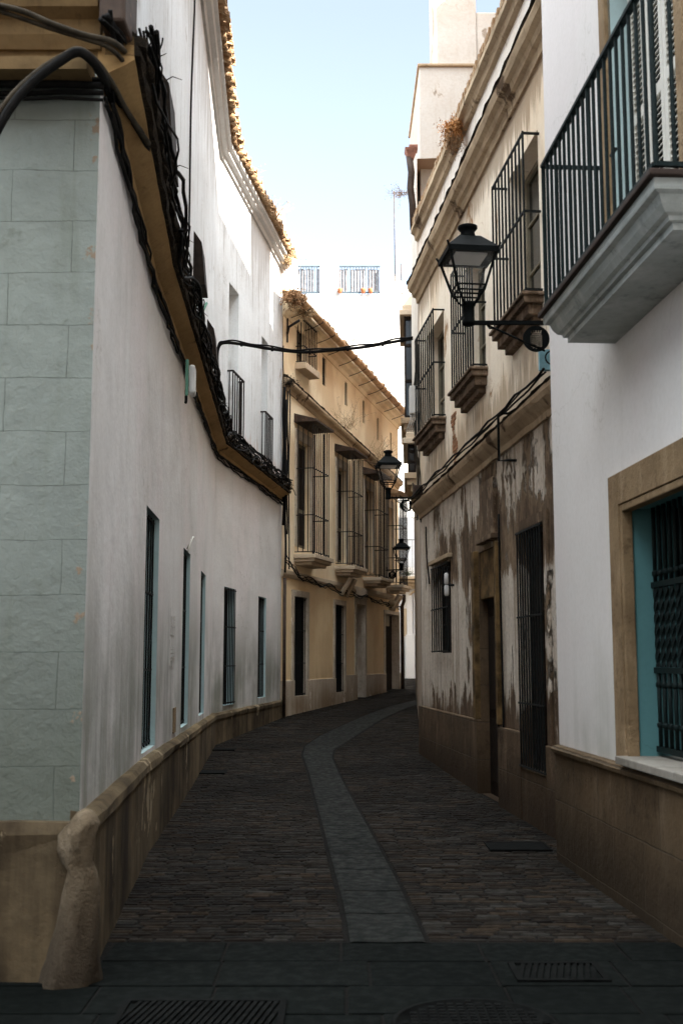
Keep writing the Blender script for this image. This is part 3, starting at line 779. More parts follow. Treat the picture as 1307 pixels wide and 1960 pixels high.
# little vents, marks and a niche
for (xc, y0, y1) in ((331, 1182, 1198), (329, 1240, 1262)):
    mb = MB(); s, z = FA2.px(xc, (y0 + y1) / 2); mb.fbox(FA2, s - .24, s + .24, 0, .005, z - .14, z + .14)
    for i in range(3):
        for j in range(4):
            s, z = FA2.px(xc - 3 + i * 3, lerp(y0, y1, j / 3)); mb.fbox(FA2, s - .035, s + .035, .0, .014, z - .012, z + .012)
    mb.build('vent', M['white'], lh)
s, z = FA2.px(333, 1380); mb = MB(); mb.fbox(FA2, s - .13, s + .13, .001, .012, .80, 1.06); mb.build('meter_door', M['surround'], lh)

# upper window shutters seen edge-on on the left wall
for (x, yt, yb, F) in ((374, 470, 562, FA2), (399, 632, 700, FA2), (308, 175, 345, FA1)):
    s, zt_ = F.px(x, yt); _, zb = F.px(x, yb)
    if F is FA1: F = FA2; s, zt_ = F.px(x, yt); _, zb = F.px(x, yb)
    zb = max(zb, 5.25); mb = MB(); a_ = [F.P(s - .25, .0, zb), F.P(s + .30, .0, zb), F.P(s + .30, .15, zb), F.P(s - .25, .15, zb)]
    mb.hexa(a_ + [F.P(s - .25, 0, zt_ + .1), F.P(s + .30, 0, zt_ + .1), F.P(s + .30, .10, zt_ - .05), F.P(s - .25, .10, zt_ - .05)])
    mb.build('window_hood', M['oldwood'], lh)

# meter box and conduits on the left wall
s, z1 = FA2.px(374, 694, .30); _, z0 = FA2.px(374, 760, .30)
bx = FA2.P(s, .3, z0)
t = thing('cable_box', 'pale grey plastic box under the left cornice beside a green strip', 'utility box', bx)
mb = MB(); mb.fbox(FA2, s - .09, s + .09, .25, .305, z0, z1 - .04); mb.build('housing', M['box'], t, .02)
mb = MB(); mb.fbox(FA2, s - .12, s - .10, .22, .25, z0 - .03, z1); mb.build('green_strip', M['greenpl'], t, .008)
mb = MB(); mb.tube([FA2.P(s - .1, .23, z0 + .03), FA2.P(s - .1, .23, z0 - .07), FA2.P(s - .13, .23, z0 - .10)], .014, 8); mb.build('hose', M['cable'], t)
s, z0 = FA2.px(345, 668); mb = MB(); mb.tube([FA2.P(s, .04, z0), FA2.P(s + .3, .26, z0 + .62)], .016, 6)
tag(mb.build('plastic_rod', M['greenpl'], loc=FA2.P(s, .04, z0)), 'thin green rod leaning up across the left cornice', 'rod')
mb = MB(); s, z0 = FA2.px(350, 1045); mb.tube([FA2.P(s + .5, .01, z0 + .02), FA2.P(s + .4, .09, z0 + .14), FA2.P(s + .1, .10, z0 + .1), FA2.P(s, .06, z0 - .06)], .012, 6)
tag(mb.build('wire_hook', M['shutter'], loc=FA2.P(s, .06, z0)), 'small pale hooked wire above the second dark window of the left wall', 'hook')

# ------------------------------------------------------------------ cable bundles along the left cornice
def bundle(name, label, paths, rads, mat, group=None, extra=None):
    mb = MB()
    for p, r in zip(paths, rads): mb.tube(p, r, 6)
    loc = paths[0][0]
    o = mb.build(name, M[mat], loc=loc); tag(o, label, 'cables', group); return o
def lcorn(t, o, dz):   # point along the cornice polyline, t in metres along
    seglen = [FA1.L, FA2.L, FB.L]; fr = [FA1, FA2, FB]; i = 0; tt = t
    while i < 2 and tt > seglen[i]: tt -= seglen[i]; i += 1
    return fr[i].P(tt, o, lerp(LCZ[i], LCZ[i + 1], tt / seglen[i]) + dz)
TL = FA1.L + FA2.L + FB.L
def along(t0, t1, o, dz, step, amp, seed, ao=.03):
    r = random.Random(seed); ph = [r.uniform(0, 6.3) for _ in range(6)]; fq = [r.uniform(1.5, 5) for _ in range(3)]; out = []
    n = int((t1 - t0) / step)
    for i in range(n + 1):
        t = lerp(t0, t1, i / n)
        out.append(lcorn(t, max(.02, o + ao * math.sin(fq[0] * t + ph[0]) + r.uniform(-.012, .012)), dz + amp * (math.sin(fq[1] * t + ph[1]) * .6 + .5 * math.sin(fq[2] * 2.3 * t + ph[2])) + r.uniform(-.008, .008)))
    return out
ps = [along(.15, TL - .05, .20 + .05 * (k % 3) / 2, .30 + .03 * (k % 4), .16, .035, 100 + k) for k in range(11)]
ps += [along(.4 + k * 1.3, 3.5 + k * 1.5, .29, .16, .14, .07, 300 + k, .05) for k in range(11)]
bundle('cable_bundle', 'thick tangle of black cables lying on top of the left cornice', ps, [.011, .008, .015, .006, .009] * 6, 'cable')
ps = [along(.05, TL - .02, .03 + .012 * (k % 2), -.035 - .022 * k, .2, .012 + .004 * k, 200 + k, .012) for k in range(5)]
bundle('cable_bundle', 'black cables clipped to the left wall just under the cornice', ps, [.014, .009, .011, .008, .012], 'cable')
# dry tangle on the cornice
def weed(name, label, cat, c, n, L, spread, mat, seed, th=.004, leaf=0, updir=(0, 0, 1), droop=.3, lsz=.02, group=None):
    r = random.Random(seed); mb = MB(); c = Vector(c); up = Vector(updir)
    for i in range(n):
        d = (up + Vector((r.gauss(0, spread), r.gauss(0, spread), r.gauss(0, spread * .5)))).normalized(); l = L * r.uniform(.4, 1.1)
        p = c + Vector((r.gauss(0, .25), r.gauss(0, .25), r.gauss(0, .08))) * L * .6; pts = [p.copy()]
        for k in range(4):
            d = (d + Vector((r.gauss(0, .25), r.gauss(0, .25), -droop * .35 * k + r.gauss(0, .15)))).normalized(); p = p + d * l / 4; pts.append(p.copy())
            for _ in range(leaf):
                q = p + Vector((r.gauss(0, 1), r.gauss(0, 1), r.gauss(0, 1))) * .03; a = Vector((r.gauss(0, 1), r.gauss(0, 1), r.gauss(0, 1))).normalized() * lsz * r.uniform(.6, 1.5); b = a.orthogonal().normalized() * lsz * .5
                mb.face([q - a, q + b, q + a, q - b])
        mb.tube(pts, th, 3, r2=th * .4)
    o = mb.build(name, M[mat], loc=c); tag(o, label, cat, group); return o
r = random.Random(5); mb = MB()
for i in range(150):
    t = r.uniform(.1, TL - .1); p = lcorn(t, r.uniform(.06, .28), .30 + r.uniform(0, .05)); d = Vector((r.gauss(.2, .6), r.gauss(0, .8), r.gauss(.35, .5))).normalized(); L = r.uniform(.05, .18)
    q = p + d * L * .5 + Vector((0, 0, .02)); mb.tube([p, q, q + (d + Vector((0, 0, -.6))) * L * .4], .006, 3, r2=.002)
tag(mb.build('dead_vines', M['darkpl'], loc=lcorn(1, .1, .3)), 'mass of dead dark vine stalks tangled along the left cornice', 'dead vines', kind='stuff')

# big hoses looping round the near corner
def hose(label, px_pts, r, mat, name='cable'):
    pts = [at(x, y, Y) for x, y, Y in px_pts]; sm = []
    for i in range(len(pts) - 1):
        p0, p1, p2, p3 = pts[max(i - 1, 0)], pts[i], pts[i + 1], pts[min(i + 2, len(pts) - 1)]
        for k in range(6):
            t = k / 6; sm.append(.5 * ((2 * p1) + (p2 - p0) * t + (2 * p0 - 5 * p1 + 4 * p2 - p3) * t * t + (3 * p1 - p0 - 3 * p2 + p3) * t ** 3))
    sm.append(pts[-1]); mb = MB(); mb.tube(sm, r, 8)
    return tag(mb.build(name, M[mat], loc=sm[0]), label, 'cable')
hose('fat black cable looping down from the corner bundle to the left edge', [(-30, 300, 5.45), (15, 215, 5.45), (60, 160, 5.47), (115, 118, 5.5), (150, 100, 5.52), (178, 118, 5.55), (200, 150, 5.7), (235, 205, 6.3), (270, 255, 6.7), (290, 300, 7.2)], .024, 'cable')
hose('greyish cable beside the fat black loop at the corner', [(-30, 262, 5.47), (18, 190, 5.47), (70, 140, 5.5), (120, 108, 5.52), (152, 95, 5.55), (185, 118, 5.6), (215, 160, 5.8), (245, 215, 6.3), (285, 275, 6.8)], .017, 'cabletan')
hose('dusty cable running along the top of the front cornice', [(-30, 5, 5.42), (40, 20, 5.42), (100, 45, 5.44), (160, 66, 5.47), (220, 82, 5.6), (255, 120, 6.1), (285, 165, 6.7), (300, 230, 7.2), (315, 270, 7.6)], .016, 'cabletan')
hose('thin dusty cable just below the one on the front cornice', [(-30, 12, 5.44), (40, 34, 5.44), (100, 55, 5.46), (165, 75, 5.49), (215, 95, 5.62), (262, 150, 6.2), (290, 190, 6.8), (298, 262, 7.2)], .013, 'cabletan')
hose('black cable curving down past the corner from above', [(240, 30, 5.9), (256, 60, 6.2), (252, 100, 6.4), (275, 160, 6.7), (305, 235, 7.4), (318, 300, 7.8), (335, 400, 9.0)], .022, 'cable')
hose('thin black wire end sticking out over the left wall', [(272, 120, 6.9), (290, 112, 6.9), (303, 100, 6.9), (310, 85, 6.9), (312, 73, 6.9)], .006, 'cable')
mb = MB()
for k, (z, r_) in enumerate(((4.56, .016), (4.60, .022), (4.635, .014), (4.52, .010))):
    mb.tube(wiggle([(-9, 5.74 - .01 * k, z), (-1.5, 5.74 - .01 * k, z), (-1.27, 5.74, z)], .008, seed=k), r_, 6)
tag(mb.build('cable_bundle', M['cable'], loc=(-1.5, 5.7, 4.55)), 'row of black cables under the cornice of the greenish corner front', 'cables')
for k in range(9):
    r_ = random.Random(500 + k); pts_ = []
    for (x, y, Y) in ((205, 40, 5.55), (222, 75, 5.7), (240, 120, 6.1), (262, 175, 6.6), (283, 230, 7.1), (300, 285, 7.6), (312, 335, 8.1)):
        pts_.append((x + r_.gauss(0, 9), y + r_.gauss(0, 9), Y + r_.gauss(0, .05)))
    pts_ = pts_[r_.randint(0, 2):]
    hose('thin black cable in the knot hanging at the near left corner', pts_, r_.choice([.006, .009, .012, .016]), 'cable')['group'] = 'thin cables knotted at the near left corner'
for (x0, y0, x1, y1, lab) in ((373, -10, 360, 470, 'dark wall cable running up the left upper wall beside the sunlit part'),):
    a_, b_ = FA2.px(x0, y0, .02), FA2.px(x1, y1, .02); mb = MB(); mb.tube(wiggle([FA2.P(b_[0], .02, b_[1]), FA2.P((a_[0] + b_[0]) / 2, .02, (a_[1] + b_[1]) / 2), FA2.P(a_[0], .02, a_[1])], .015, .2, seed=3), .012, 5)
    tag(mb.build('wall_cable', M['cable'], loc=FA2.P(b_[0], .02, b_[1])), lab, 'cable')
# shutter-like dark panel at the corner top
mb = MB(); p0 = at(228, 70, 5.75); mb.box(p0.x - .08, p0.x + .06, 5.6, 5.95, p0.z, p0.z + .5)
tag(mb.build('junction_box', M['pipe'], bevel=.02, loc=p0), 'dark metal junction box at the top of the near left corner', 'utility box')
q = at(292, 245, 7.2); mb = MB(); mb.lathe(q + Vector((0, 0, -.08)), [(.03, 0), (.045, .02), (.045, .13), (.03, .16)], 10)
tag(mb.build('cable_sleeve', simple('teal_sleeve', (.10, .20, .21), .5), loc=q), 'teal plastic sleeve around the cables near the corner', 'cable sleeve')

# ------------------------------------------------------------------ yellow house
yh = thing('yellow_house', 'ochre house beyond the white one, with four caged balconies and tiled eaves', 'house', FY.P(5, -.5, .5))
zeave0 = FY.px(548, 562, .0)[1]
ZY0, ZY1 = 9.35, 8.95
def fyz(s, a, b): return lerp(a, b, s / FY.L)
g_ops = [op(FY, 561, 586, 1143, 1332, xr=573), op(FY, 640, 658, 1158, 1325, xr=649), op(FY, 681, 697, 1157, 1337, xr=689), op(FY, 736, 762, 1176, 1322, xr=749)]
for i, o in enumerate(g_ops):
    if i >= 2: o[2] = gz(FY.P((o[0] + o[1]) / 2, 0, 0).y) - .02
d_ops = [op(FY, 568, 593, 848, 1050, xr=580), op(FY, 645, 662, 898, 1078, xr=654), op(FY, 698, 713, 938, 1095, xr=706), op(FY, 741, 751, 972, 1112, xr=746)]
u_ops = [op(FY, 617, 624, 684, 738, xr=620), op(FY, 660, 665, 731, 776, xr=662), op(FY, 694, 698, 767, 810, xr=696), op(FY, 721.5, 725, 800, 842, xr=723), op(FY, 746.5, 749.5, 828, 866, xr=748)]
uw = [op(FY, 568, 584, 628, 700, xr=576)]
ZM = 3.45
ZC0, ZC1 = FY.px(550, 735)[1], FY.px(758, 925)[1]
mb = MB(); wall(mb, FY, .2, ZM, g_ops)
mb.face([FY.P(FY.L, 0, 0), FY.P(FY.L, -8, 0), FY.P(FY.L, -8, ZM), FY.P(FY.L, 0, ZM)]); mb.build('ground_floor_wall', M['yellow'], yh)
mb = MB(); wall(mb, FY, ZM, 9.3, d_ops + u_ops + uw, zt=(ZY0, ZY1))
mb.face([FY.P(FY.L, 0, ZM), FY.P(FY.L, -8, ZM), FY.P(FY.L, -8, ZY1), FY.P(FY.L, 0, ZY1)]); mb.build('upper_floor_wall', M['yellowup'], yh)
# plinth
mb = MB()
bs_ = sorted([(o[0], o[1]) for o in g_ops]); s = 0
fr = [.10, .08, .10, .04]
ztp = [FY.px(x, y)[1] for x, y in ((540, 1303), (600, 1300), (665, 1292), (715, 1290), (764, 1288))]
edges = [(0, bs_[0][0] - .0)] + [(bs_[i][1], bs_[i + 1][0]) for i in range(3)] + [(bs_[3][1], FY.L)]
for (a, b), zt_ in zip(edges, ztp):
    if b > a + .02: mb = MB(); mb.fbox(FY, a, b, -.02, .05, 0, zt_); mb.build('plinth', M['plinthY'], yh, .01)
for i in (0, 1): mb = MB(); o = g_ops[i]; mb.fbox(FY, o[0] + .002, o[1] - .002, -.02, .046, 0, o[2]); mb.build('plinth', M['plinthY'], yh)
for i, o in enumerate(g_ops):
    if i < 2:
        p = sunk_window(FY, o, yh, .09, 'dark', .04, 'oldwood', 'surroundL', grille=(.02, .33, .66, .98), nb=7, go=-.02, muntin=False)
    elif i == 2:
        m_ = MB(); m_.fbox(FY, o[0] + .002, o[1] - .002, -.34, -.30, o[2], o[3] - .002); p = m_.build('door', M['doory'], yh)
        m_ = MB(); mm = (o[0] + o[1]) / 2
        for a, b in ((o[0] + .06, mm - .03), (mm + .03, o[1] - .06)):
            for c, d in ((.15, .9), (1.0, 1.9)): m_.fbox(FY, a, b, -.30, -.28, o[2] + c, o[2] + d)
        m_.build('panel', M['doorgrey'], p, .01)
        m_ = MB(); reveal(m_, FY, o, .32); m_.build('reveal', M['surroundL'], p)
    else:
        m_ = MB()
        zz = o[2]
        while zz < o[3] - .3: m_.fbox(FY, o[0] + .05, o[1] - .7, -.24, -.22 + .012, zz, zz + .11); zz += .125
        p = m_.build('garage_door', M['doory'], yh)
        m_ = MB(); m_.fbox(FY, o[0], o[1] - .7, -.26, -.10, o[3] - .34, o[3] - .02); m_.build('shutter_box', M['doorgrey'], p)
        m_ = MB(); m_.fbox(FY, o[1] - .68, o[1] - .02, -.26, -.20, o[2], o[3] - .02); m_.build('door_leaf', M['oldwood'], p)
        m_ = MB(); reveal(m_, FY, o, .26); m_.build('reveal', M['surroundL'], p)
    f = MB(); w_ = (.14, .12, .15, .10)[i]; zb = ztp[i] if i < 2 else o[2]
    f.fbox(FY, o[0] - w_, o[0], -.01, .035, zb + .002, o[3] + w_); f.fbox(FY, o[1], o[1] + w_, -.01, .035, zb + .002, o[3] + w_)
    f.fbox(FY, o[0], o[1], -.01, .035, o[3], o[3] + w_)
    if i == 2: f.fbox(FY, o[0] - w_ - .03, o[1] + w_ + .03, -.01, .06, o[3] + w_, o[3] + w_ + .3)
    f.build('surround', M['surroundL'], p, .006)
for o in u_ops:
    m_ = MB(); m_.fbox(FY, o[0], o[1], -.07, -.04, o[2], o[3]); p = m_.build('slit_window', M['dark'], yh)
    m_ = MB(); reveal(m_, FY, o, .045); m_.build('reveal', M['yellowup'], p)
o = uw[0]
p = sunk_window(FY, o, yh, .12, 'doorgrey', .05, 'oldwood', 'yellowup', muntin=True)
g = MB(); bars(g, FY, o[0] - .06, o[1] + .25, .20, o[2] - .02, o[3] + .06, 9, .011, [o[2], lerp(o[2], o[3], .4), o[3] + .05], .014, True, True, 2); g.build('grille', M['ironfar'], p)
g = MB(); g.fbox(FY, o[0] - .12, o[1] + .32, .0, .26, o[2] - .18, o[2] - .03); g.build('sill', M['slabY'], p, .01)
g = MB(); g.fbox(FY, o[0] - .12, o[1] + .32, .0, .24, o[3] + .07, o[3] + .12); g.build('lintel', M['slabY'], p)
# mid cornice
def fpath(F, z0, z1, s0=0, s1=None, sub=.4):
    s1 = F.L if s1 is None else s1; n = max(1, int((s1 - s0) / sub))
    return [(*F.P(lerp(s0, s1, i / n), 0, 0).xy, F.n.x, F.n.y, lerp(z0, z1, i / n)) for i in range(n + 1)]
mb = MB(); mb.sweep(fpath(FY, ZC0, ZC1), [(-.02, -.16), (.03, -.16), (.05, -.08), (.12, -.05), (.15, 0), (.15, .05), (-.02, .10)], jit=.004); mb.build('cornice', M['corn'], yh)
mb = MB(); mb.sweep(fpath(FY, ZC0, ZC1, sub=.15), [(.0, .10), (.15, .05), (.165, .08), (.10, .13), (0, .16)], jit=.014); mb.build('cornice_capping', M['grimeshade'], yh)
mb = MB(); mb.sweep(fpath(FY, ZM - .02, ZM - .02), [(-.02, -.10), (.03, -.10), (.06, -.03), (.06, .05), (-.02, .07)], jit=.003); mb.build('string_course', M['slabY'], yh)
# eaves: soffit moulding, gutter, tiles
mb = MB(); mb.sweep(fpath(FY, ZY0 - .1, ZY1 - .1), [(-.02, -.18), (.03, -.18), (.06, -.08), (.16, -.04), (.18, .04), (.30, .06), (.30, .12), (-.02, .14)], jit=.002); mb.build('eaves_moulding', M['yellowup'], yh)
mb = MB()
gp = [Vector((*FY.P(s, .42, 0).xy, fyz(s, ZY0, ZY1) + .0)) for s in [i * .6 for i in range(int(FY.L / .6) + 2)]]
vs = []; fs = []
for p in gp:
    for k in range(7):
        a = math.pi + math.pi * k / 6; vs.append(p + Vector((FY.n.x, FY.n.y, 0)) * math.cos(a) * .085 + Vector((0, 0, math.sin(a) * .085 + .03)))
for i in range(len(gp) - 1):
    for k in range(6): fs.append((i * 7 + k, i * 7 + k + 1, (i + 1) * 7 + k + 1, (i + 1) * 7 + k))
mb.raw(vs, fs, True); gu = mb.build('gutter', M['gutter'], yh)
sm_ = gu.modifiers.new('solid', 'SOLIDIFY'); sm_.thickness = .012
for i in range(12):
    mb = MB(); s = .4 + i * .95; z = fyz(s, ZY0, ZY1); mb.tube([FY.P(s, .02, z - .22), FY.P(s, .30, z - .14), FY.P(s, .50, z - .05), FY.P(s, .515, z + .05)], .010, 4); mb.build('gutter_bracket', M['pipe'], yh)
mb = MB(); tiles(mb, [FY.P(0, 0, 0).xy, FY.P(FY.L, 0, 0).xy], [ZY0 + .12, ZY1 + .12], .21, .085, .42, .36, .30, 9); mb.build('roof_tiles', M['tile'], yh)
mb = MB(); mb.face([FY.P(0, .2, ZY0 + .1), FY.P(FY.L, .2, ZY1 + .1), FY.P(FY.L, -4.5, ZY1 + 1.4), FY.P(0, -4.5, ZY0 + 1.4)]); mb.build('roof', M['roof'], yh)
# caged balconies
canp = [((558, 797), (630, 824)), ((638, 853), (692, 880)), ((692, 899), (741, 919)), ((748, 935), (778, 950))]
slp = [((548, 1055), (628, 1083)), ((634, 1079), (694, 1101)), ((690, 1102), (742, 1121)), ((739, 1120), (778, 1133))]
for i, o in enumerate(d_ops):
    m_ = MB(); m_.fbox(FY, o[0] + .002, o[1] - .002, -.16, -.12, o[2] + .002, o[3] - .002); p = m_.build('balcony_door', M['doorgrey'] if i != 2 else M['doory'], yh)
    m_ = MB(); mm = (o[0] + o[1]) / 2
    for a, b in ((o[0] + .08, mm - .04), (mm + .04, o[1] - .08)):
        for t0, t1 in ((.04, .34), (.38, .96)): m_.fbox(FY, a, b, -.12, -.105, lerp(o[2], o[3], t0), lerp(o[2], o[3], t1))
    m_.fbox(FY, o[0] + .01, o[0] + .22, -.118, -.11, o[2] + .01, o[3] - .01)
    m_.build('leaf_panel', M['oldwood'] if i in (0, 1) else M['doorgrey'], p)
    m_ = MB(); reveal(m_, FY, o, .14); m_.build('reveal', M['yellowup'], p)
    m_ = MB(); w_ = .16
    m_.fbox(FY, o[0] - w_, o[0], -.01, .03, o[2], o[3] + w_ * 1.4); m_.fbox(FY, o[1], o[1] + w_, -.01, .03, o[2], o[3] + w_ * 1.4); m_.fbox(FY, o[0], o[1], -.01, .03, o[3], o[3] + w_ * 1.4)
    m_.build('surround', M['surroundL'], p, .005)
    # cage extents: outer corners from the canopy ends
    pr = .42
    s0 = o[0] - .12; s1 = o[1] + .12
    zc = FY.px(canp[i][1][0], canp[i][1][1], pr + .06)[1]; zs = FY.px(slp[i][1][0], slp[i][1][1], pr + .05)[1]
    zc = max(zc, o[3] + .35); ztop = zc - .05
    zsl = zs + .18
    c_ = MB(); a = [FY.P(s0 - .1, 0, zc), FY.P(s1 + .1, 0, zc), FY.P(s1 + .1, pr + .1, zc), FY.P(s0 - .1, pr + .1, zc)]
    c_.hexa(a + [FY.P(s0 - .1, 0, zc + .20), FY.P(s1 + .1, 0, zc + .20), FY.P(s1 + .1, pr + .1, zc + .05), FY.P(s0 - .1, pr + .1, zc + .05)])
    c_.build('canopy', M['pipe'] if i < 3 else M['gutter'], p)
    g = MB(); zr = [zsl + .06, lerp(zsl, ztop, .30), lerp(zsl, ztop, .66)]
    bars(g, FY, s0, s1, pr, zsl + .06, ztop, 9, .0115, zr, .014, True, True, 3)
    for s in (s0, (s0 + s1) / 2, s1): g.tube([FY.P(s, pr, zsl), FY.P(s, pr, zsl + .08)], .02, 6)
    g.build('cage', M['ironfar'], p)
    s_ = MB(); 
    for (e, z0, z1) in ((.14, zs + .09, zsl), (.09, zs + .02, zs + .09), (.0, zs - .05, zs + .02)):
        s_.fbox(FY, s0 - e + .04, s1 + e - .04, -.01, pr + e - .04, z0, z1 - .001)
    s_.build('balcony_slab', M['slabY'], p, .008)
    if i in (1, 3):
        k_ = MB(); k_.tube([FY.P(s0 + .3, .05, zs - .55), FY.P(s0 + .3, .12, zs - .4), FY.P(s0 + .3, .25, zs - .2), FY.P(s0 + .3, .30, zs - .1)], .07, 6)
        k_.tube([FY.P(s1 - .3, .05, zs - .55), FY.P(s1 - .3, .12, zs - .4), FY.P(s1 - .3, .25, zs - .2), FY.P(s1 - .3, .30, zs - .1)], .07, 6)
        k_.build('corbel', M['slabY'], p)
# wall lamp and downpipe
s, z = FY.px(751, 1155, .15); t = thing('wall_light', 'small round wall light above the garage of the yellow house', 'wall light', FY.P(s, 0, z))
m_ = MB(); m_.tube([FY.P(s, 0, z), FY.P(s, .14, z + .02)], .02, 6); m_.build('arm', M['iron'], t)
m_ = MB(); q = FY.P(s, .14, z); m_.lathe(q, [(.02, 0), (.10, .03), (.11, .07)], 12, (-.3, -1, .1)); m_.build('shade', M['doory'], t)
m_ = MB(); zt_ = 3.5
m_.tube([FY.P(FY.L - .03, .10, gz(34)), FY.P(FY.L - .03, .10, 3.2), FY.P(FY.L - .03, .16, 3.35), FY.P(FY.L - .03, .16, ZM + .1)], .055, 8); m_.build('downpipe', M['pipe'], yh)

# ------------------------------------------------------------------ pipes and cables at the joint of white and yellow house
pj = FB.P(FB.L, .0, 0)
zj = at(548, 740, 24.1).z
m_ = MB()
for k, (dx, dy, r_, z0, z1) in enumerate(((.06, -.08, .035, 4.4, zj), (.13, -.10, .02, 4.2, zj - .1), (.10, -.15, .025, 3.4, zj - .3), (.17, -.06, .015, 3.5, zj - .05), (.03, -.14, .012, 4.9, zj + .9))):
    m_.tube(wiggle([(pj.x + dx, pj.y + dy, z0), (pj.x + dx, pj.y + dy, z1)], .02, .3, seed=k), r_, 6)
tag(m_.build('cable_bundle', M['cable'], loc=(pj.x, pj.y, 5)), 'vertical black cables where the white and the yellow house meet', 'cables')
m_ = MB(); m_.tube([(pj.x + .09, pj.y - .1, gz(24)), (pj.x + .09, pj.y - .1, 3.3)], .035, 8)
tag(m_.build('drain_pipe', M['pipe'], loc=(pj.x, pj.y, .4)), 'thin dark drain pipe at the foot of the joint between white and yellow house', 'pipe')
ps = []
for k in range(4):
    ps.append(wiggle([Vector((pj.x + .1, pj.y - .05, 3.75 - .03 * k)), FY.P(1.2, .08, 3.38), FY.P(FY.L * .4, .09, 3.30 - .03 * k), FY.P(FY.L * .62, .09, 3.24), FY.P(FY.L, .09, 3.1)], .05, .2, seed=40 + k))
bundle('cable_bundle', 'sagging cables under the balconies of the yellow house', ps, [.013, .009, .008, .011], 'cable')
m_ = MB(); a = FY.P(.25, .02, zeave0 - .9); m_.tube([a, a + Vector((.05, -.35, .05)), a + Vector((.28, -.5, .15))], .03, 5); m_.tube([a + Vector((0, 0, -.2)), a + Vector((0, 0, .35))], .025, 4)
tag(m_.build('iron_bracket', M['ironfar'], loc=a), 'rusty iron bracket under the near end of the yellow house eaves', 'bracket')

# ------------------------------------------------------------------ weathered old house on the right
oh = thing('weathered_house', 'weathered cream house on the right with decayed brown ground floor and parapet', 'house', FO.P(4, -1, .1))
zlc = lambda s: lerp(FO.px(1050, 765, .08)[1], FO.px(800, 978, .08)[1], (s - FO.px(1050, 765)[0]) / (FO.px(800, 978)[0] - FO.px(1050, 765)[0]))
ZL0, ZL1 = zlc(0), zlc(FO.L)
gw = [op(FO, 831, 863, 1080, 1250, xr=847), op(FO, 918, 957, 1050, 1425, xr=937), op(FO, 1001, 1049, 1008, 1478, xr=1025)]
gw[1][2] = .05
up_ = [op(FO, 817, 850, 600, 800, xr=845), op(FO, 890, 928, 470, 708, xr=920), op(FO, 975, 1032, 268, 570, xr=1020)]
ZPAR = FO.px(803, 400, .1)[1]; ZUC = FO.px(797, 540, .12)[1]
print('old: low cornice', ZL0, ZL1, 'upper', ZUC, FO.px(1040, 40, .1)[1], 'parapet', ZPAR, FO.px(965, 0, .1)[1])
print('old gw', gw, 'up', up_)
ZU0 = FO.px(1030, 40, .12)[1]; ZP0 = FO.px(965, 5, .1)[1]
sU0 = FO.px(1030, 40, .12)[0]; sP0 = FO.px(965, 5, .1)[0]
sE = FO.L
ucz = lambda s: ZU0 + (ZUC - ZU0) * (s - sU0) / (sE - sU0)
pcz = lambda s: ZP0 + (ZPAR - ZP0) * (s - sP0) / (sE - sP0)
mb = MB(); wall(mb, FO, .2, 3.7, gw, zt=(ZL0, ZL1)); mb.build('ground_floor_wall', M['oldlow'], oh)
def wslope(mb, F, zb, zt, ops):
    Sx = sorted({0, F.L, *[o[0] for o in ops], *[o[1] for o in ops]})
    for a, b in zip(Sx, Sx[1:]):
        oo = [o for o in ops if o[0] <= a + 1e-6 and o[1] >= b - 1e-6]
        segs = [(zb, (lambda s, q=oo: q[0][2]) if oo else zt)]
        if oo: segs.append(((lambda s, q=oo: q[0][3]), zt))
        for lo_, hi_ in segs: mb.face([F.P(a, 0, lo_(a)), F.P(b, 0, lo_(b)), F.P(b, 0, hi_(b)), F.P(a, 0, hi_(a))])
lcz = lambda s: lerp(ZL0, ZL1, s / FO.L)
mb = MB(); wslope(mb, FO, lcz, ucz, up_); mb.build('upper_floor_wall', M['oldup'], oh)
mb = MB(); wslope(mb, FO, ucz, pcz, [])
mb.face([FO.P(0, 0, ucz(0)), FO.P(0, -9, ucz(0)), FO.P(0, -9, pcz(0)), FO.P(0, 0, pcz(0))])
mb.face([FO.P(0, 0, pcz(0)), FO.P(FO.L, 0, pcz(FO.L)), FO.P(FO.L, -.3, pcz(FO.L)), FO.P(0, -.3, pcz(0))])
mb.face([FO.P(0, -.3, pcz(0)), FO.P(FO.L, -.3, pcz(FO.L)), FO.P(FO.L, -.3, pcz(FO.L) - 1), FO.P(0, -.3, pcz(0) - 1)])
mb.face([FO.P(0, -.3, pcz(0) - .9), FO.P(FO.L, -.3, pcz(FO.L) - .9), FO.P(FO.L, -9, pcz(FO.L) - .9), FO.P(0, -9, pcz(0) - .9)])
mb.build('parapet_wall', M['oldtop'], oh)
mb = MB(); mb.face([FO.P(FO.L, 0, 0), FO.P(FO.L, -9, 0), FO.P(FO.L, -9, ZPAR), FO.P(FO.L, 0, ZPAR)]); mb.face([FO.P(0, -9, 0), FO.P(FO.L, -9, 0), FO.P(FO.L, -9, ZPAR), FO.P(0, -9, ZPAR)]); mb.build('gable_wall', M['oldup'], oh)
mb = MB(); e = [(0, gw[2][0]), (gw[2][1], gw[1][0]), (gw[1][1], gw[0][1] + 5)]
zpl = FO.px(850, 1362)[1]; print('plinth old', zpl)
mb.fbox(FO, 0, gw[2][0], -.02, .05, 0, .80); mb.fbox(FO, gw[2][1], gw[1][0], -.02, .05, 0, .86); mb.fbox(FO, gw[1][1], FO.L + .05, -.02, .05, 0, .88)
mb.fbox(FO, gw[2][0] + .002, gw[2][1] - .002, -.02, .045, 0, gw[2][2] - .003)
mb.build('plinth', M['plinthO'], oh, .012)
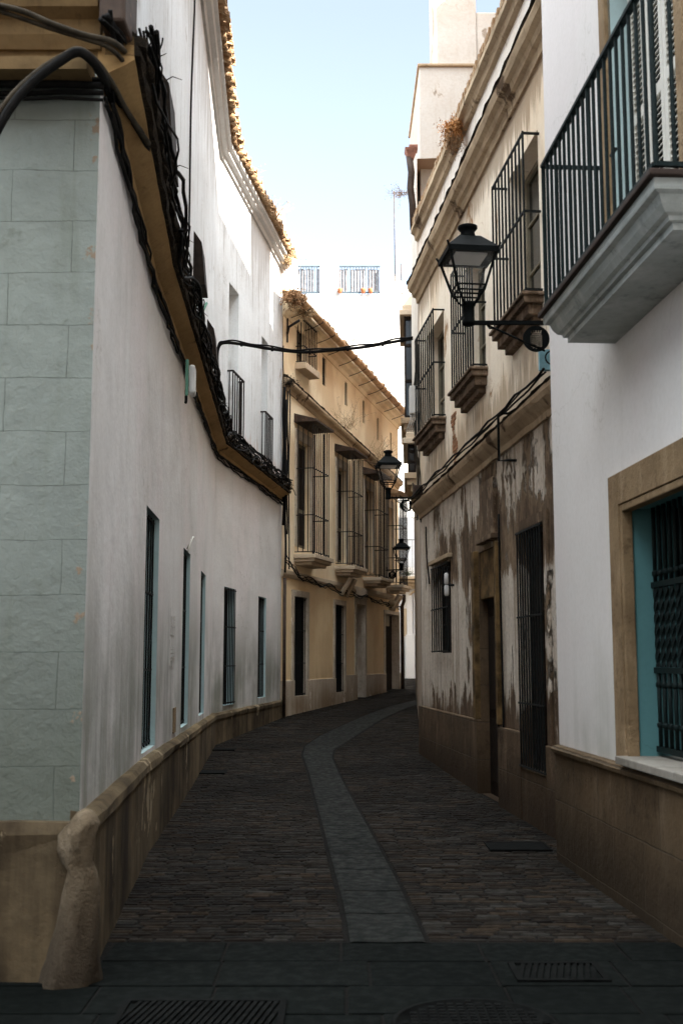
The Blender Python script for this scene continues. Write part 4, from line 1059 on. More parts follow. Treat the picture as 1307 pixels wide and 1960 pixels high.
# unseen set-back storey added so that its sloping top shades the opposite wall
mb = MB(); mb.hexa([(3.45, 9.3, 7.9), (6.5, 9.3, 7.9), (6.5, 17.3, 7.9), (3.45, 17.3, 7.9), (3.45, 9.3, 16.2), (6.5, 9.3, 16.2), (6.5, 17.3, 14.2), (3.45, 17.3, 14.2)]); mb.build('shading_storey', M['oldtop'], oh)
# cornices
mb = MB(); mb.sweep(fpath(FO, ZL0, ZL1, sub=.25), [(-.02, -.10), (.03, -.10), (.035, -.04), (.07, -.01), (.12, .04), (.14, .08), (.14, .12), (-.02, .17)], jit=.006); mb.build('string_cornice', M['corn'], oh)
mb = MB(); mb.sweep(fpath(FO, ZL0, ZL1, sub=.12), [(.0, .16), (.135, .121), (.155, .14), (.10, .18), (0, .205)], jit=.010); mb.build('cornice_capping', M['grimeshade'], oh)
mb = MB(); mb.sweep(fpath(FO, ucz(0), ucz(sE), sub=.25), [(-.02, -.16), (.03, -.16), (.05, -.08), (.09, -.06), (.11, 0), (.16, .03), (.18, .09), (.18, .13), (-.02, .18)], jit=.005); mb.build('main_cornice', M['corn'], oh)
mb = MB(); mb.sweep(fpath(FO, ucz(0), ucz(sE), sub=.12), [(.0, .18), (.175, .135), (.20, .15), (.12, .20), (0, .22)], jit=.012); mb.build('cornice_capping', M['grimeshade'], oh)
mb = MB(); mb.sweep(fpath(FO, pcz(0), pcz(sE), sub=.25), [(-.32, -.02), (-.3, -.06), (0.0, -.22), (.05, -.20), (.07, -.12), (.12, -.09), (.12, -.02), (.0, .02), (-.32, .03)], jit=.005); mb.build('parapet_moulding', M['corn'], oh)
mb = MB()
k = 0; s = .02
while s < sE - .06:
    z = pcz(s); mb.fbox(FO, s, s + .052, -.02, .10 + rnd.uniform(-.01, .015), z + .022, z + .12 + rnd.uniform(-.006, .01)); s += .064
mb.build('brick_coping', M['tile'], oh)
# ground-floor openings
p = sunk_window(FO, gw[0], oh, .14, 'dark', .04, 'oldwood', 'oldlow', grille=(.02, .5, .98), nb=8, go=.04, muntin=True)
m_ = MB(); o = gw[0]; m_.fbox(FO, o[0] - .14, o[1] + .1, 0, .07, o[3] + .03, o[3] + .09); m_.build('lintel', M['corn'], p, .01)
o = gw[2]
p = sunk_window(FO, o, oh, .10, 'oldwood', .05, 'oldwood', 'oldlow', grille=(.01, .27, .63, .99), nb=10, go=.05, muntin=True)
m_ = MB(); m_.fbox(FO, o[0] - .12, o[0], 0, .03, o[2], o[3] + .1); m_.fbox(FO, o[1], o[1] + .1, 0, .03, o[2], o[3] + .1); m_.fbox(FO, o[0], o[1], 0, .03, o[3], o[3] + .1); m_.build('surround', M['oldlow'], p, .008)
o = gw[1]
m_ = MB(); m_.fbox(FO, o[0] + .002, o[1] - .002, -.14, -.10, o[2], o[3] - .002); p = m_.build('door', M['oldwood'], oh)
m_ = MB(); mm = (o[0] + o[1]) / 2
for a, b in ((o[0] + .08, mm - .03), (mm + .03, o[1] - .08)):
    for c, d in ((.15, .85), (.95, 2.0), (2.1, 2.5)):
        if o[2] + d < o[3] - .1: m_.fbox(FO, a, b, -.1, -.085, o[2] + c, o[2] + d)
m_.build('panel', M['oldwood'], p, .01)
m_ = MB(); reveal(m_, FO, o, .11); m_.build('reveal', M['plinthO'], p)
m_ = MB(); fw = .09
m_.fbox(FO, o[0] - .10, o[0] - .001, -.02, .06, .88, o[3] + .02); m_.fbox(FO, o[1] + .001, o[1] + .16, -.02, .06, .885, o[3] + .02); m_.fbox(FO, o[0], o[1], -.09, -.02, o[3] - .55, o[3] - .003); m_.build('surround', simple('weathered_ochre_frame', (.12, .075, .032), .85, 0, .6, 5), p, .01)
m_ = MB(); a, b = FO.px(952, 1000)[0], FO.px(925, 1000)[0]; zz0, zz1 = o[3] + .12, o[3] + .75
m_.fbox(FO, min(a, b), max(a, b), -.01, .05, zz0, zz1); m_.fbox(FO, min(a, b) - .06, max(a, b) + .06, -.01, .09, zz0 - .06, zz0 - .001); m_.build('overdoor_panel', M['oldlow'], p, .012)
# upper caged windows
for i, o in enumerate(up_):
    p = sunk_window(FO, o, oh, .20, 'pane', .06, 'doorgrey', 'oldup', muntin=True)
    pr = .16; zt_ = o[3] + .10; zb = o[2] - .02; s0, s1 = o[0] - .05, o[1] + .09
    if i == 2: zt_ = FO.px(1010, 235, pr)[1]
    if i == 1: zt_ = FO.px(905, 452, pr)[1]
    if i == 0: zt_ = FO.px(835, 580, pr)[1]
    g = MB(); bars(g, FO, s0, s1, pr, zb, zt_, 10, .0115, [zb + .01, lerp(zb, zt_, .50), zt_], .014, True, True, 0)
    for s_ in (s0, s1): g.tube([FO.P(s_, pr, zb), FO.P(s_, pr, zt_ + .02)], .012, 4)
    g.build('grille', M['iron'], p)
    g = MB()
    for (e, za, zb_) in ((.06, -.055, -.02), (.03, -.12, -.055), (-.02, -.22, -.12), (-.09, -.30, -.22)):
        g.fbox(FO, s0 - e, s1 + e, -.01, pr + e * .9, zb + za, zb + zb_ - .001)
    g.build('sill', M['sill'], p, .008)
# fallen plaster showing brick, bracket pipe, little shelf
a, b = FO.px(868, 790), FO.px(872, 930); m_ = MB()
r = random.Random(3)
for i in range(17):
    z = lerp(b[1], a[1], i / 17); wd = .10 + .07 * math.sin(i * .9) + r.uniform(-.02, .02); c_ = lerp(b[0], a[0], i / 17) + .05 * math.sin(i * .6)
    m_.fbox(FO, c_ - wd, c_ + wd, -.01, .004 + r.uniform(0, .006), z, z + .045)
m_.build('exposed_bricks', simple('old_brick', (.27, .13, .065), .9, 0, .4, 9), oh)
a = FO.px(972, 797, .05); m_ = MB(); s_, z_ = FO.px(957, 800, .1); _, zb = FO.px(957, 890, .1)
m_.tube([FO.P(s_ - .22, 0, z_), FO.P(s_ - .22, .16, z_), FO.P(s_ - .2, .17, z_), FO.P(s_ - .2, .17, zb), FO.P(s_ - .25, .1, zb), FO.P(s_ - .25, 0, zb)], .014, 5)
tag(m_.build('iron_bracket', M['iron'], loc=FO.P(s_, 0, z_)), 'thin black iron bracket bent over the string cornice of the weathered house', 'bracket')
for (x, y0, y1, r_, lab) in ((815, 1010, 1120, .012, 'thin black cable dropping from the cornice beside the small barred window'), (955, 985, 1420, .012, 'long thin black conduit down the weathered wall beside the narrow door')):
    s_, za = FO.px(x, y0, .03); _, zb = FO.px(x, y1, .03); m_ = MB(); m_.tube(wiggle([FO.P(s_, .03, za), FO.P(s_, .03, (za + zb) / 2), FO.P(s_ + (.0 if x > 900 else -.25), .03, zb)], .012, .2, seed=x), r_, 5)
    tag(m_.build('wall_cable', M['cable'], loc=FO.P(s_, .03, za)), lab, 'cable')
s_, z_ = FO.px(857, 1120, .08); t = thing('wall_intercom', 'pale tube-shaped fitting beside the small barred window of the weathered house', 'wall fitting', FO.P(s_, .08, z_))
m_ = MB(); m_.lathe(FO.P(s_, .10, z_ - .14), [(.02, 0), (.03, .02), (.03, .12), (.022, .14)], 10); m_.lathe(FO.P(s_, .10, z_ + .01), [(.022, 0), (.03, .015), (.028, .13), (.015, .15)], 10); m_.build('tube', M['box'], t)
m_ = MB(); m_.tube([FO.P(s_, -.0, z_), FO.P(s_, .10, z_)], .015, 6); m_.build('arm', M['iron'], t)
s_ = FO.px(1064, 700)[0]
# cables lying along cornice of the old house
ps = []
for k in range(3):
    pts = [FO.P(s, .155 + .01 * k, lcz(s) + .19 + .015 * k) for s in (0.6, 2, 4, 6, 8.2)]
    ps.append(wiggle(pts, .012, .2, seed=70 + k))
bundle('cable_bundle', 'black cables running along the string cornice of the weathered house', ps, [.010, .008, .012], 'cable')

# ------------------------------------------------------------------ near white house on the right
wh = thing('white_house', 'clean white house at the right edge with moulded balcony and stone plinth', 'house', FW.P(10.5, -1, 0))
HT = 16.5
sW = lambda Y: (Y + 3) / FW.u.y
wo = [sW(5.05), sW(7.33), .93, 2.555]
bo = [sW(6.02), sW(7.30), 3.88, 6.4]
mb = MB(); wall(mb, FW, .3, HT, [wo, bo])
mb.face([FW.P(FW.L, 0, .3), FW.P(FW.L, -6.5, .3), FW.P(FW.L, -6.5, HT), FW.P(FW.L, 0, HT)])
mb.face([FW.P(0, 0, 0), FW.P(0, -6.5, 0), FW.P(0, -6.5, HT), FW.P(0, 0, HT)]); mb.face([FW.P(0, -6.5, 0), FW.P(FW.L, -6.5, 0), FW.P(FW.L, -6.5, HT), FW.P(0, -6.5, HT)])
mb.face([FW.P(0, 0, HT), FW.P(FW.L, 0, HT), FW.P(FW.L, -6.5, HT), FW.P(0, -6.5, HT)])
mb.build('wall', M['clean'], wh)
mb = MB(); mb.sweep(fpath(FW, .89, .89, 0, FW.L - .01, .6), [(-.02, -1.), (.045, -1.), (.045, -.05), (.07, -.045), (.075, -.02), (.05, 0), (-.02, .01)], jit=.001); mb.build('plinth', M['plinthW'], wh)
# ground floor window: stone surround, teal reveal, turned grille
f = MB(); w_ = .21
for (a, b, c, d) in ((wo[1], wo[1] + w_, .90, wo[3] + w_), (wo[0] - w_, wo[0], .90, wo[3] + w_), (wo[0], wo[1], wo[3], wo[3] + w_)):
    f.fbox(FW, a, b, -.02, .03, c, d)
v = MB()
v.fbox(FW, wo[0] + .002, wo[1] - .002, -.36, -.33, wo[2], wo[3]); p = v.build('window', M['dark'], wh)
f.build('surround', M['surround'], p, .004)
f = MB(); f.fbox(FW, wo[1] - .045, wo[1] - .002, -.05, .022, .93, wo[3] - .002); f.fbox(FW, wo[0], wo[1] - .047, -.05, .022, wo[3] - .05, wo[3] - .002); f.build('inner_moulding', M['surround'], p, .008)
rv = MB(); a, b, c, d = wo
rv.face([FW.P(b - .03, -.05, c), FW.P(b - .03, -.05, d), FW.P(b - .03, -.34, d), FW.P(b - .03, -.34, c)])
rv.face([FW.P(a, 0, c), FW.P(a, 0, d), FW.P(a, -.34, d), FW.P(a, -.34, c)]); rv.face([FW.P(a, -.05, d - .03), FW.P(b, -.05, d - .03), FW.P(b, -.34, d - .03), FW.P(a, -.34, d - .03)])
rv.build('reveal', M['teal'], p)
sl = MB(); sl.fbox(FW, wo[0] - .1, wo[1] - .0, -.34, .10, .905, .955); sl.build('sill', M['sillmarble'], p, .006)
g = MB(); go = -.17
zc = [1.0, 1.49, 2.03]
for z in zc: g.fbox(FW, wo[0], wo[1] - .035, go - .022, go + .012, z - .018, z + .018)
k = 0; s = wo[1] - .09
while s > wo[0] + .05:
    q = FW.P(s, go, 0)
    g.tube([q + Vector((0, 0, zc[0])), q + Vector((0, 0, zc[1]))], .013, 6); g.tube([q + Vector((0, 0, zc[2])), q + Vector((0, 0, wo[3]))], .013, 6)
    # twisted middle
    n_ = 26; vs = []; fs = []
    for i in range(n_ + 1):
        z = lerp(zc[1] + .02, zc[2] - .02, i / n_); a_ = i / n_ * math.pi * 3.2
        for kk in range(4): vs.append(q + Vector((math.cos(a_ + kk * math.pi / 2) * .017, math.sin(a_ + kk * math.pi / 2) * .017, z)))
    for i in range(n_):
        for kk in range(4): fs.append((i * 4 + kk, i * 4 + (kk + 1) % 4, i * 4 + 4 + (kk + 1) % 4, i * 4 + 4 + kk))
    g.raw(vs, fs)
    for z in (zc[0] + .15, zc[1] - .09, zc[2] + .07): g.lathe(q + Vector((0, 0, z - .02)), [(.012, 0), (.021, .01), (.021, .03), (.012, .04)], 8)
    s -= .098
g.build('grille', M['irongreen'], p)
# rail-and-blind inside
g = MB(); s = wo[1] - .2
# balcony
BS0, BS1, BP = sW(5.24), sW(7.5), .45
zs = 3.86
v = MB()
rv_ = MB(); reveal(rv_, FW, bo, .26)
v.fbox(FW, bo[0] + .002, bo[1] - .002, -.30, -.26, bo[2], bo[3]); p = v.build('balcony_door', M['dark'], wh)
rv_.build('reveal', M['reveal'], p)
f = MB()
for (a, b, c, d) in ((bo[1], bo[1] + .13, zs, bo[3]), (bo[0] - .13, bo[0], zs, bo[3]), (bo[0] - .13, bo[1] + .13, bo[3], bo[3] + .13)): f.fbox(FW, a, b, -.02, .03, c, d)
f.build('surround', M['surround'], p, .005)
def shutter(F, s0, s1, z0, z1, o, parent):
    f = MB(); st = .055
    for a, b, c, d in ((s0, s0 + st, z0, z1), (s1 - st, s1, z0, z1), (s0 + st, s1 - st, z0, z0 + .09), (s0 + st, s1 - st, z1 - .09, z1), (s0 + st, s1 - st, lerp(z0, z1, .5) - .04, lerp(z0, z1, .5) + .04)):
        f.fbox(F, a, b, o, o + .035, c, d)
    z = z0 + .10
    while z < z1 - .1:
        if abs(z - lerp(z0, z1, .5)) > .05:
            f.hexa([F.P(s0 + st, o + .002, z + .028), F.P(s1 - st, o + .002, z + .028), F.P(s1 - st, o + .033, z), F.P(s0 + st, o + .033, z),
                    F.P(s0 + st, o + .002, z + .034), F.P(s1 - st, o + .002, z + .034), F.P(s1 - st, o + .033, z + .006), F.P(s0 + st, o + .033, z + .006)])
        z += .042
    return f.build('shutter', M['shutter'], parent)
mid = (bo[0] + bo[1]) / 2
for k in range(4):
    a = lerp(bo[0], bo[1], k / 4) + .01; b = lerp(bo[0], bo[1], (k + 1) / 4) - .01
    shutter(FW, a, b, bo[2] + .02, bo[3] - .02, -.17 if k % 2 else -.175, p)
sl = MB()
# moulded slab, profile swept round three sides
prof = [(0, -.20), (-.12, -.20), (-.12, -.165), (-.09, -.165), (-.055, -.10), (-.05, -.075), (-.02, -.07), (.0, -.05), (.0, .0), (.0, .0)]
def ring(e): # rectangle offset e outward from nominal slab edge
    return [FW.P(BS1 + e, -.01, 0), FW.P(BS1 + e, BP + e, 0), FW.P(BS0 - e, BP + e, 0), FW.P(BS0 - e, -.01, 0)]
levels = [(-.13, -.215), (-.13, -.18), (-.105, -.175), (-.10, -.155), (-.075, -.145), (-.05, -.11), (-.035, -.07), (-.005, -.06), (0, -.045), (0, -.005)]
vs = []
for e, z in levels: vs += [Vector((q.x, q.y, zs + z)) for q in ring(e)]
fs = []
for i in range(len(levels) - 1):
    for k in range(3): fs.append((i * 4 + k, i * 4 + k + 1, i * 4 + 5 + k, i * 4 + 4 + k))
fs.append((0, 1, 2, 3)); t_ = (len(levels) - 1) * 4; fs.append((t_, t_ + 1, t_ + 2, t_ + 3))
sl.raw(vs, fs); bsl = sl.build('balcony_slab', M['slab'], p)
sl = MB(); sl.fbox(FW, BS0 - .03, BS1 + .03, 0, BP + .03, zs - .003, zs + .03); sl.build('slate_edge', M['slate'], p, .006)
g = MB(); zr = zs + 1.06; o_ = BP - .02
n = 21
for k in range(n):
    s = lerp(BS0 + .02, BS1 - .02, k / (n - 1)); g.tube([FW.P(s, o_, zs + .06), FW.P(s, o_, zr)], .011 if k % 10 else .015, 6, cap=False)
for s in (BS0 + .02, BS1 - .02):
    for k in range(1, 5): oo = o_ * (1 - k / 4.6); g.tube([FW.P(s, oo, zs + .06), FW.P(s, oo, zr)], .011, 6, cap=False)
    for z in (zs + .07, zr): g.fbox(FW, s - .012, s + .012, 0, o_ + .012, z - .012, z + .012)
for z in (zs + .07, zr): g.fbox(FW, BS0 + .02, BS1 - .02, o_ - .02, o_ + .02, z - .011, z + .011)
g.fbox(FW, BS1 - .32, BS1 - .02, -.0, .02, zr - .0, zr + .012)
g.build('railing', M['irongreen'], p)
# horizontal stay seen through the far end
# blue number plate / box beyond the corner
q = at(1037, 675, 9.9); m_ = MB(); m_.box(q.x - .02, q.x + .10, 9.93, 9.99, q.z - .15, q.z + .04)
tag(m_.build('wall_plate', simple('pale_blue_plate', (.28, .52, .62), .5), loc=q, bevel=.004), 'small pale blue plate behind the bracket of the nearest street lamp', 'plate')

# ------------------------------------------------------------------ unseen house added behind the viewpoint to shade the foreground
bh = thing('shading_house', 'unseen plastered block added behind the viewpoint for shade', 'house', (-5, -4, 0))
m_ = MB(); m_.box(-14, 1.7, -9, -2.0, 0, 11); m_.build('wall', M['oldtop'], bh)

# ------------------------------------------------------------------ street lamps
def crest_disc(mb, c, ex, ez, ey, r, th):
    """black disc with a crown and a wavy-barred shield cut through it"""
    n = 72; cell = 2 * r / n
    def hole(u, v):      # u,v in units of r
        if abs(u) > .46: return False
        if .30 < v < .72:           # crown
            cu = u / .42
            if v < .38: return abs(cu) < .85
            if .42 < v < .50: return abs(cu) < .9
            if .50 <= v < .66:
                for k in (-.8, -.4, 0, .4, .8):
                    if abs(cu - k * (1 + (v - .5) * .8)) < .10: return True
                return False
            return False
        if -.78 < v <= .24:
            half = .44 if v > -.45 else .44 * math.sqrt(max(0, 1 - ((v + .45) / .34) ** 2))
            if abs(u) > half: return False
            if v > .19: return True
            ph = (v + .045 * math.cos(u / .44 * math.pi * 3)) / .145
            return (ph % 1) < .46
        return False
    keep = {}
    for i in range(n):
        for j in range(n):
            u = (i + .5) / n * 2 - 1; v = (j + .5) / n * 2 - 1
            if u * u + v * v <= 1 and not hole(u, v): keep[(i, j)] = 1
    def P(i, j, k): 
        u = i / n * 2 - 1; v = j / n * 2 - 1; l = math.hypot(u, v)
        if l > 1: u /= l; v /= l
        return c + ex * (u * r) + ez * (v * r) + ey * (th * (k - .5))
    for (i, j) in keep:
        mb.face([P(i, j, 0), P(i + 1, j, 0), P(i + 1, j + 1, 0), P(i, j + 1, 0)]); mb.face([P(i, j, 1), P(i, j + 1, 1), P(i + 1, j + 1, 1), P(i + 1, j, 1)])
        for (di, dj, a, b) in ((1, 0, (i + 1, j), (i + 1, j + 1)), (-1, 0, (i, j), (i, j + 1)), (0, 1, (i, j + 1), (i + 1, j + 1)), (0, -1, (i, j), (i + 1, j))):
            if (i + di, j + dj) not in keep: mb.face([P(*a, 0), P(*b, 0), P(*b, 1), P(*a, 1)])
def make_lamp(label, loc, ang, arm, rot=0., group='wall mounted street lanterns', sc=1.):
    t = thing('street_lamp', label, 'street lamp', loc, group)
    L = Vector(loc); ex = Vector((math.cos(ang), math.sin(ang), 0)); ez = Vector((0, 0, 1)); ey = ez.cross(ex)
    def Q(x, y, z): return L + (ex * x + ey * y + ez * z) * sc
    b = MB()
    b.tube([Q(0, 0, 0), Q(arm + .05, 0, 0)], .024, 4); b.tube([Q(.012, 0, .06), Q(.012, 0, -.42)], .016, 4)
    b.tube([Q(arm * .80, 0, -.02), Q(.14, 0, -.255)], .010, 5); b.tube([Q(.02, 0, .0), Q(.02, 0, .09)], .02, 4)
    rg = [Q(.075 + .062 * math.cos(a), 0, -.315 + .062 * math.sin(a)) for a in [k * math.pi / 9 for k in range(-7, 10)]]; b.tube(rg, .007, 5)
    rg = [Q(.035 + .025 * math.cos(a), 0, -.385 + .022 * math.sin(a)) for a in [k * math.pi / 6 for k in range(0, 10)]]; b.tube(rg, .006, 5)
    b.tube([Q(arm - .28, 0, -.02), Q(arm - .25, 0, -.055), Q(arm - .18, 0, -.05), Q(arm - .16, 0, -.02)], .007, 5)
    b.build('bracket', M['lamp'], t)
    d = MB(); crest_disc(d, Q(.215, 0, -.145), ex * -1 * (1 if ey.y > 0 else -1) * (1), ez, ey, .118 * sc, .012 * sc); d.build('crest_disc', M['lamp'], t)
    c = Q(arm, 0, 0); f = MB()
    f.lathe(c + Vector((0, 0, -.025 * sc)), [(r_ * sc, z * sc) for r_, z in ((.045, 0), (.058, .01), (.058, .04), (.050, .05), (.050, .17), (.060, .18), (.060, .20), (.045, .215)) ], 12)
    def C(x, y, z):
        ca, sa = math.cos(rot), math.sin(rot); return c + Vector((x * ca - y * sa, x * sa + y * ca, z)) * sc
    zb, zt_, hb, ht = .27, .60, .115, .205
    for sx in (-1, 1):
        for sy in (-1, 1):
            f.tube([C(sx * hb, sy * hb, zb), C(sx * ht, sy * ht, zt_)], .015 * sc, 4)
            f.tube([C(sx * hb, sy * hb, zb + .0), C(sx * hb * .75, sy * hb * .75, zb - .035), C(sx * .075, sy * .075, .20), C(sx * .04, sy * .04, .16)], .010 * sc, 5)
    cor = [(-1, -1), (1, -1), (1, 1), (-1, 1)]
    for z, h in ((zb, hb), (zb + .045, hb + .012)):
        for k in range(4): a, b_ = cor[k], cor[(k + 1) % 4]; f.tube([C(a[0] * h, a[1] * h, z), C(b_[0] * h, b_[1] * h, z)], .009 * sc, 4)
    # eaves tray
    he, zi = .225, .60
    for k in range(4):
        a, b_ = cor[k], cor[(k + 1) % 4]
        f.raw([C(a[0] * he, a[1] * he, zi - .015), C(b_[0] * he, b_[1] * he, zi - .015), C(b_[0] * he, b_[1] * he, zi + .035), C(a[0] * he, a[1] * he, zi + .035)], [(0, 1, 2, 3)])
        f.raw([C(a[0] * he, a[1] * he, zi - .015), C(b_[0] * he, b_[1] * he, zi - .015), C(b_[0] * .15, b_[1] * .15, zi - .005), C(a[0] * .15, a[1] * .15, zi - .005)], [(0, 1, 2, 3)])
        f.raw([C(a[0] * he, a[1] * he, zi + .035), C(b_[0] * he, b_[1] * he, zi + .035), C(b_[0] * .095, b_[1] * .095, zi + .17), C(a[0] * .095, a[1] * .095, zi + .17)], [(0, 1, 2, 3)])
        f.tube([C(a[0] * (he - .004), a[1] * (he - .004), zi + .03), C(a[0] * (he + .012), a[1] * (he + .012), zi + .065)], .010 * sc, 5)
    f.raw([C(a[0] * .095, a[1] * .095, zi + .17) for a in cor], [(0, 1, 2, 3)])
    f.build('lantern_frame', M['lamp'], t)
    g = MB(); g.lathe(c, [(r_ * sc, z * sc) for r_, z in ((.075, zi + .165), (.07, zi + .20), (.06, zi + .235), (.075, zi + .25), (.088, zi + .265), (.088, zi + .285), (.05, zi + .30), (.01, zi + .305))], 16); g.build('cap', M['lamp'], t)
    g = MB()
    for k in range(4):
        a, b_ = cor[k], cor[(k + 1) % 4]
        g.face([C(a[0] * hb, a[1] * hb, zb), C(b_[0] * hb, b_[1] * hb, zb), C(b_[0] * ht, b_[1] * ht, zt_), C(a[0] * ht, a[1] * ht, zt_)])
    g.build('glass', M['glass'], t)
    g = MB(); g.raw([C(a[0] * .14, a[1] * .14, zi - .02) for a in cor] + [C(a[0] * .14, a[1] * .14, zi) for a in cor], [(0, 1, 2, 3), (4, 5, 6, 7), (0, 1, 5, 4), (1, 2, 6, 5), (2, 3, 7, 6), (3, 0, 4, 7)]); g.build('diffuser', M['box'], t)
    return t
YL = 9.75; q = at(897, 618, YL); wx = oldX(YL)
make_lamp('large black lantern on a crest bracket at the right, nearest of the street lamps', (wx, YL, q.z), math.pi, wx - q.x, .12)
YL = 21.0; q = at(743, 953, YL); wx = FR.P(0, 0, 0).x + (YL - 17.5) * (FR.u.x / FR.u.y)
make_lamp('black lantern on an arm from the far corner of the weathered house', (wx, YL, q.z), math.pi, wx - q.x, .1)
q = at(768, 1080, 31.0); sL, zL = FY.px(738, 1080, .0)
pL = FY.P(sL, 0, q.z); pT = Vector((at(768, 1080, pL.y - .25).x, pL.y - .25, 0))
dv = pT - Vector((pL.x, pL.y, 0)); 
make_lamp('small distant black lantern in front of the last balcony of the yellow house', (pL.x, pL.y, q.z), math.atan2(dv.y, dv.x), dv.length, .1)

# ------------------------------------------------------------------ cable across the street
a = at(417, 655, 18.0); b = at(790, 650, 17.6)
s_, z_ = FB.px(420, 655, .05)
pa = [at(426, 765, 17.9), at(420, 735, 17.9), at(416, 690, 17.9), at(419, 664, 17.9), at(432, 656, 17.9)]
pts = list(pa)
xy = [(470, 660), (520, 668), (580, 674), (640, 670), (700, 664), (750, 655), (790, 648)]
for i, (x, y) in enumerate(xy): pts.append(at(x, y, 17.85 - .05 * i))
m_ = MB()
sm = []
for i in range(len(pts) - 1):
    p0, p1, p2, p3 = pts[max(i - 1, 0)], pts[i], pts[i + 1], pts[min(i + 2, len(pts) - 1)]
    for k in range(5):
        t = k / 5; sm.append(.5 * ((2 * p1) + (p2 - p0) * t + (2 * p0 - 5 * p1 + 4 * p2 - p3) * t * t + (3 * p1 - p0 - 3 * p2 + p3) * t ** 3))
sm.append(pts[-1]); m_.tube(sm, .026, 8); m_.tube([p + Vector((.0, -.02, .03 + .012 * math.sin(i * .9))) for i, p in enumerate(sm)], .014, 6)
for i in range(24, len(sm) - 2, 6): m_.tube([sm[i] + Vector((-.01, 0, 0)), sm[i] + Vector((.03, 0, 0))], .04, 6)
tag(m_.build('overhead_cable', M['cable'], loc=sm[0]), 'thick black cable hanging across the street between the houses', 'cable')
# thin wire from canopy to lamp
m_ = MB(); m_.tube([at(690, 880, 27), at(715, 887, 24), at(735, 888, 21.2)], .006, 4); m_.tube([at(757, 889, 21.), at(775, 887, 19), at(795, 888, 17.6)], .006, 4)
tag(m_.build('thin_wire', M['cable'], loc=at(715, 887, 24)), 'thin wire stretched past the top of the middle street lamp', 'wire')

# ------------------------------------------------------------------ things at the far corner of the weathered house
cX, cY = 1.22, 17.45
q = at(792, 766, 17.35)
t = thing('electric_box', 'white box high on the far corner of the weathered house', 'utility box', (q.x, q.y, q.z - .2))
m_ = MB(); m_.box(q.x - .07, q.x + .07, q.y - .06, q.y + .14, q.z - .22, q.z + .22); m_.build('housing', M['box'], t, .012)
m_ = MB()
for k in range(4): m_.tube([(q.x - .05 + .03 * k, q.y, q.z - .22), (q.x - .05 + .03 * k, q.y, q.z - .3), (q.x - .12 + .035 * k, q.y + .1, q.z - .48)], .010, 5)
m_.build('cable_tails', M['box'], t)
m_ = MB()
for k, (x0, y0, x1, y1) in enumerate(((795, 650, 793, 740), (799, 660, 801, 960), (792, 800, 800, 945), (796, 850, 806, 960), (790, 925, 806, 1000))):
    p0, p1 = at(x0, y0, 17.38), at(x1, y1, 17.38); m_.tube(wiggle([p0, p0.lerp(p1, .5) + Vector((.02, 0, 0)), p1], .012, .2, seed=90 + k), .010 if k % 2 else .016, 5)
tag(m_.build('cable_bundle', M['cabletan'], loc=at(800, 800, 17.4)), 'cables running down the far corner of the weathered house', 'cables')
q = at(800, 942, 17.3); m_ = MB(); m_.box(q.x - .08, q.x + .10, q.y - .08, q.y + .06, q.z - .09, q.z + .1)
for k in range(3): m_.lathe(q + Vector((-.05 + .05 * k, -.09, -.05 + .045 * k)), [(.02, 0), (.03, .01), (.03, .03)], 8, (0, -1, 0))
tag(m_.build('junction_box', M['pipe'], loc=q, bevel=.01), 'dark fuse box with insulators at the arm of the middle street lamp', 'utility box')
# drain pipe and clay spout at the parapet end
m_ = MB(); pp = [at(783, 300, 17.55), at(787, 330, 17.55), at(785, 360, 17.55), at(789, 390, 17.55), at(791, 440, 17.55)]
t = thing('rain_pipe', 'fat rusty rain pipe with hopper hanging at the end of the parapet', 'rain pipe', pp[-1])
m_.tube(pp, .055, 8); m_.build('pipe', M['pipe'], t)
m_ = MB(); q = at(785, 292, 17.55); m_.raw([(q.x - .09, q.y - .1, q.z + .05), (q.x + .1, q.y - .1, q.z + .05), (q.x + .1, q.y + .15, q.z + .05), (q.x - .09, q.y + .15, q.z + .05), (q.x - .03, q.y - .04, q.z - .12), (q.x + .05, q.y - .04, q.z - .12), (q.x + .05, q.y + .06, q.z - .12), (q.x - .03, q.y + .06, q.z - .12)], [(0, 1, 5, 4), (1, 2, 6, 5), (2, 3, 7, 6), (3, 0, 4, 7), (0, 1, 2, 3), (4, 5, 6, 7)])
m_.box(q.x - .02, q.x + .12, q.y - .02, q.y + .15, q.z + .055, q.z + .13); m_.build('hopper', simple('rusty_hopper', (.28, .13, .09), .7, 0, .3, 9), t)

# ------------------------------------------------------------------ roof tower on the right
q0 = at(802, 128, 17.9); q1 = at(835, 0, 17.9); q2 = at(912, 60, 17.9)
tw = thing('rooftop_tower', 'peeling white stepped tower rising above the parapet on the right', 'tower', (q0.x + .8, 18.4, 7.5))
m_ = MB(); m_.box(q0.x, q0.x + 3.2, 17.9, 20.5, 6.5, q0.z); m_.build('lower_block', M['tower'], tw, .02)
m_ = MB(); m_.box(q0.x - .03, q0.x + 3.22, 17.86, 20.53, q0.z, q0.z + .045); m_.build('coping', M['corn'], tw, .01)
m_ = MB(); m_.box(q1.x, q2.x, 17.93, 19.4, q0.z + .046, 14.2); m_.build('upper_block', M['tower'], tw, .02)
m_ = MB(); m_.box(q2.x + .002, q2.x + 1.2, 17.95, 19.4, q0.z + .046, at(912, 20, 17.9).z); m_.build('side_block', M['tower'], tw, .02)

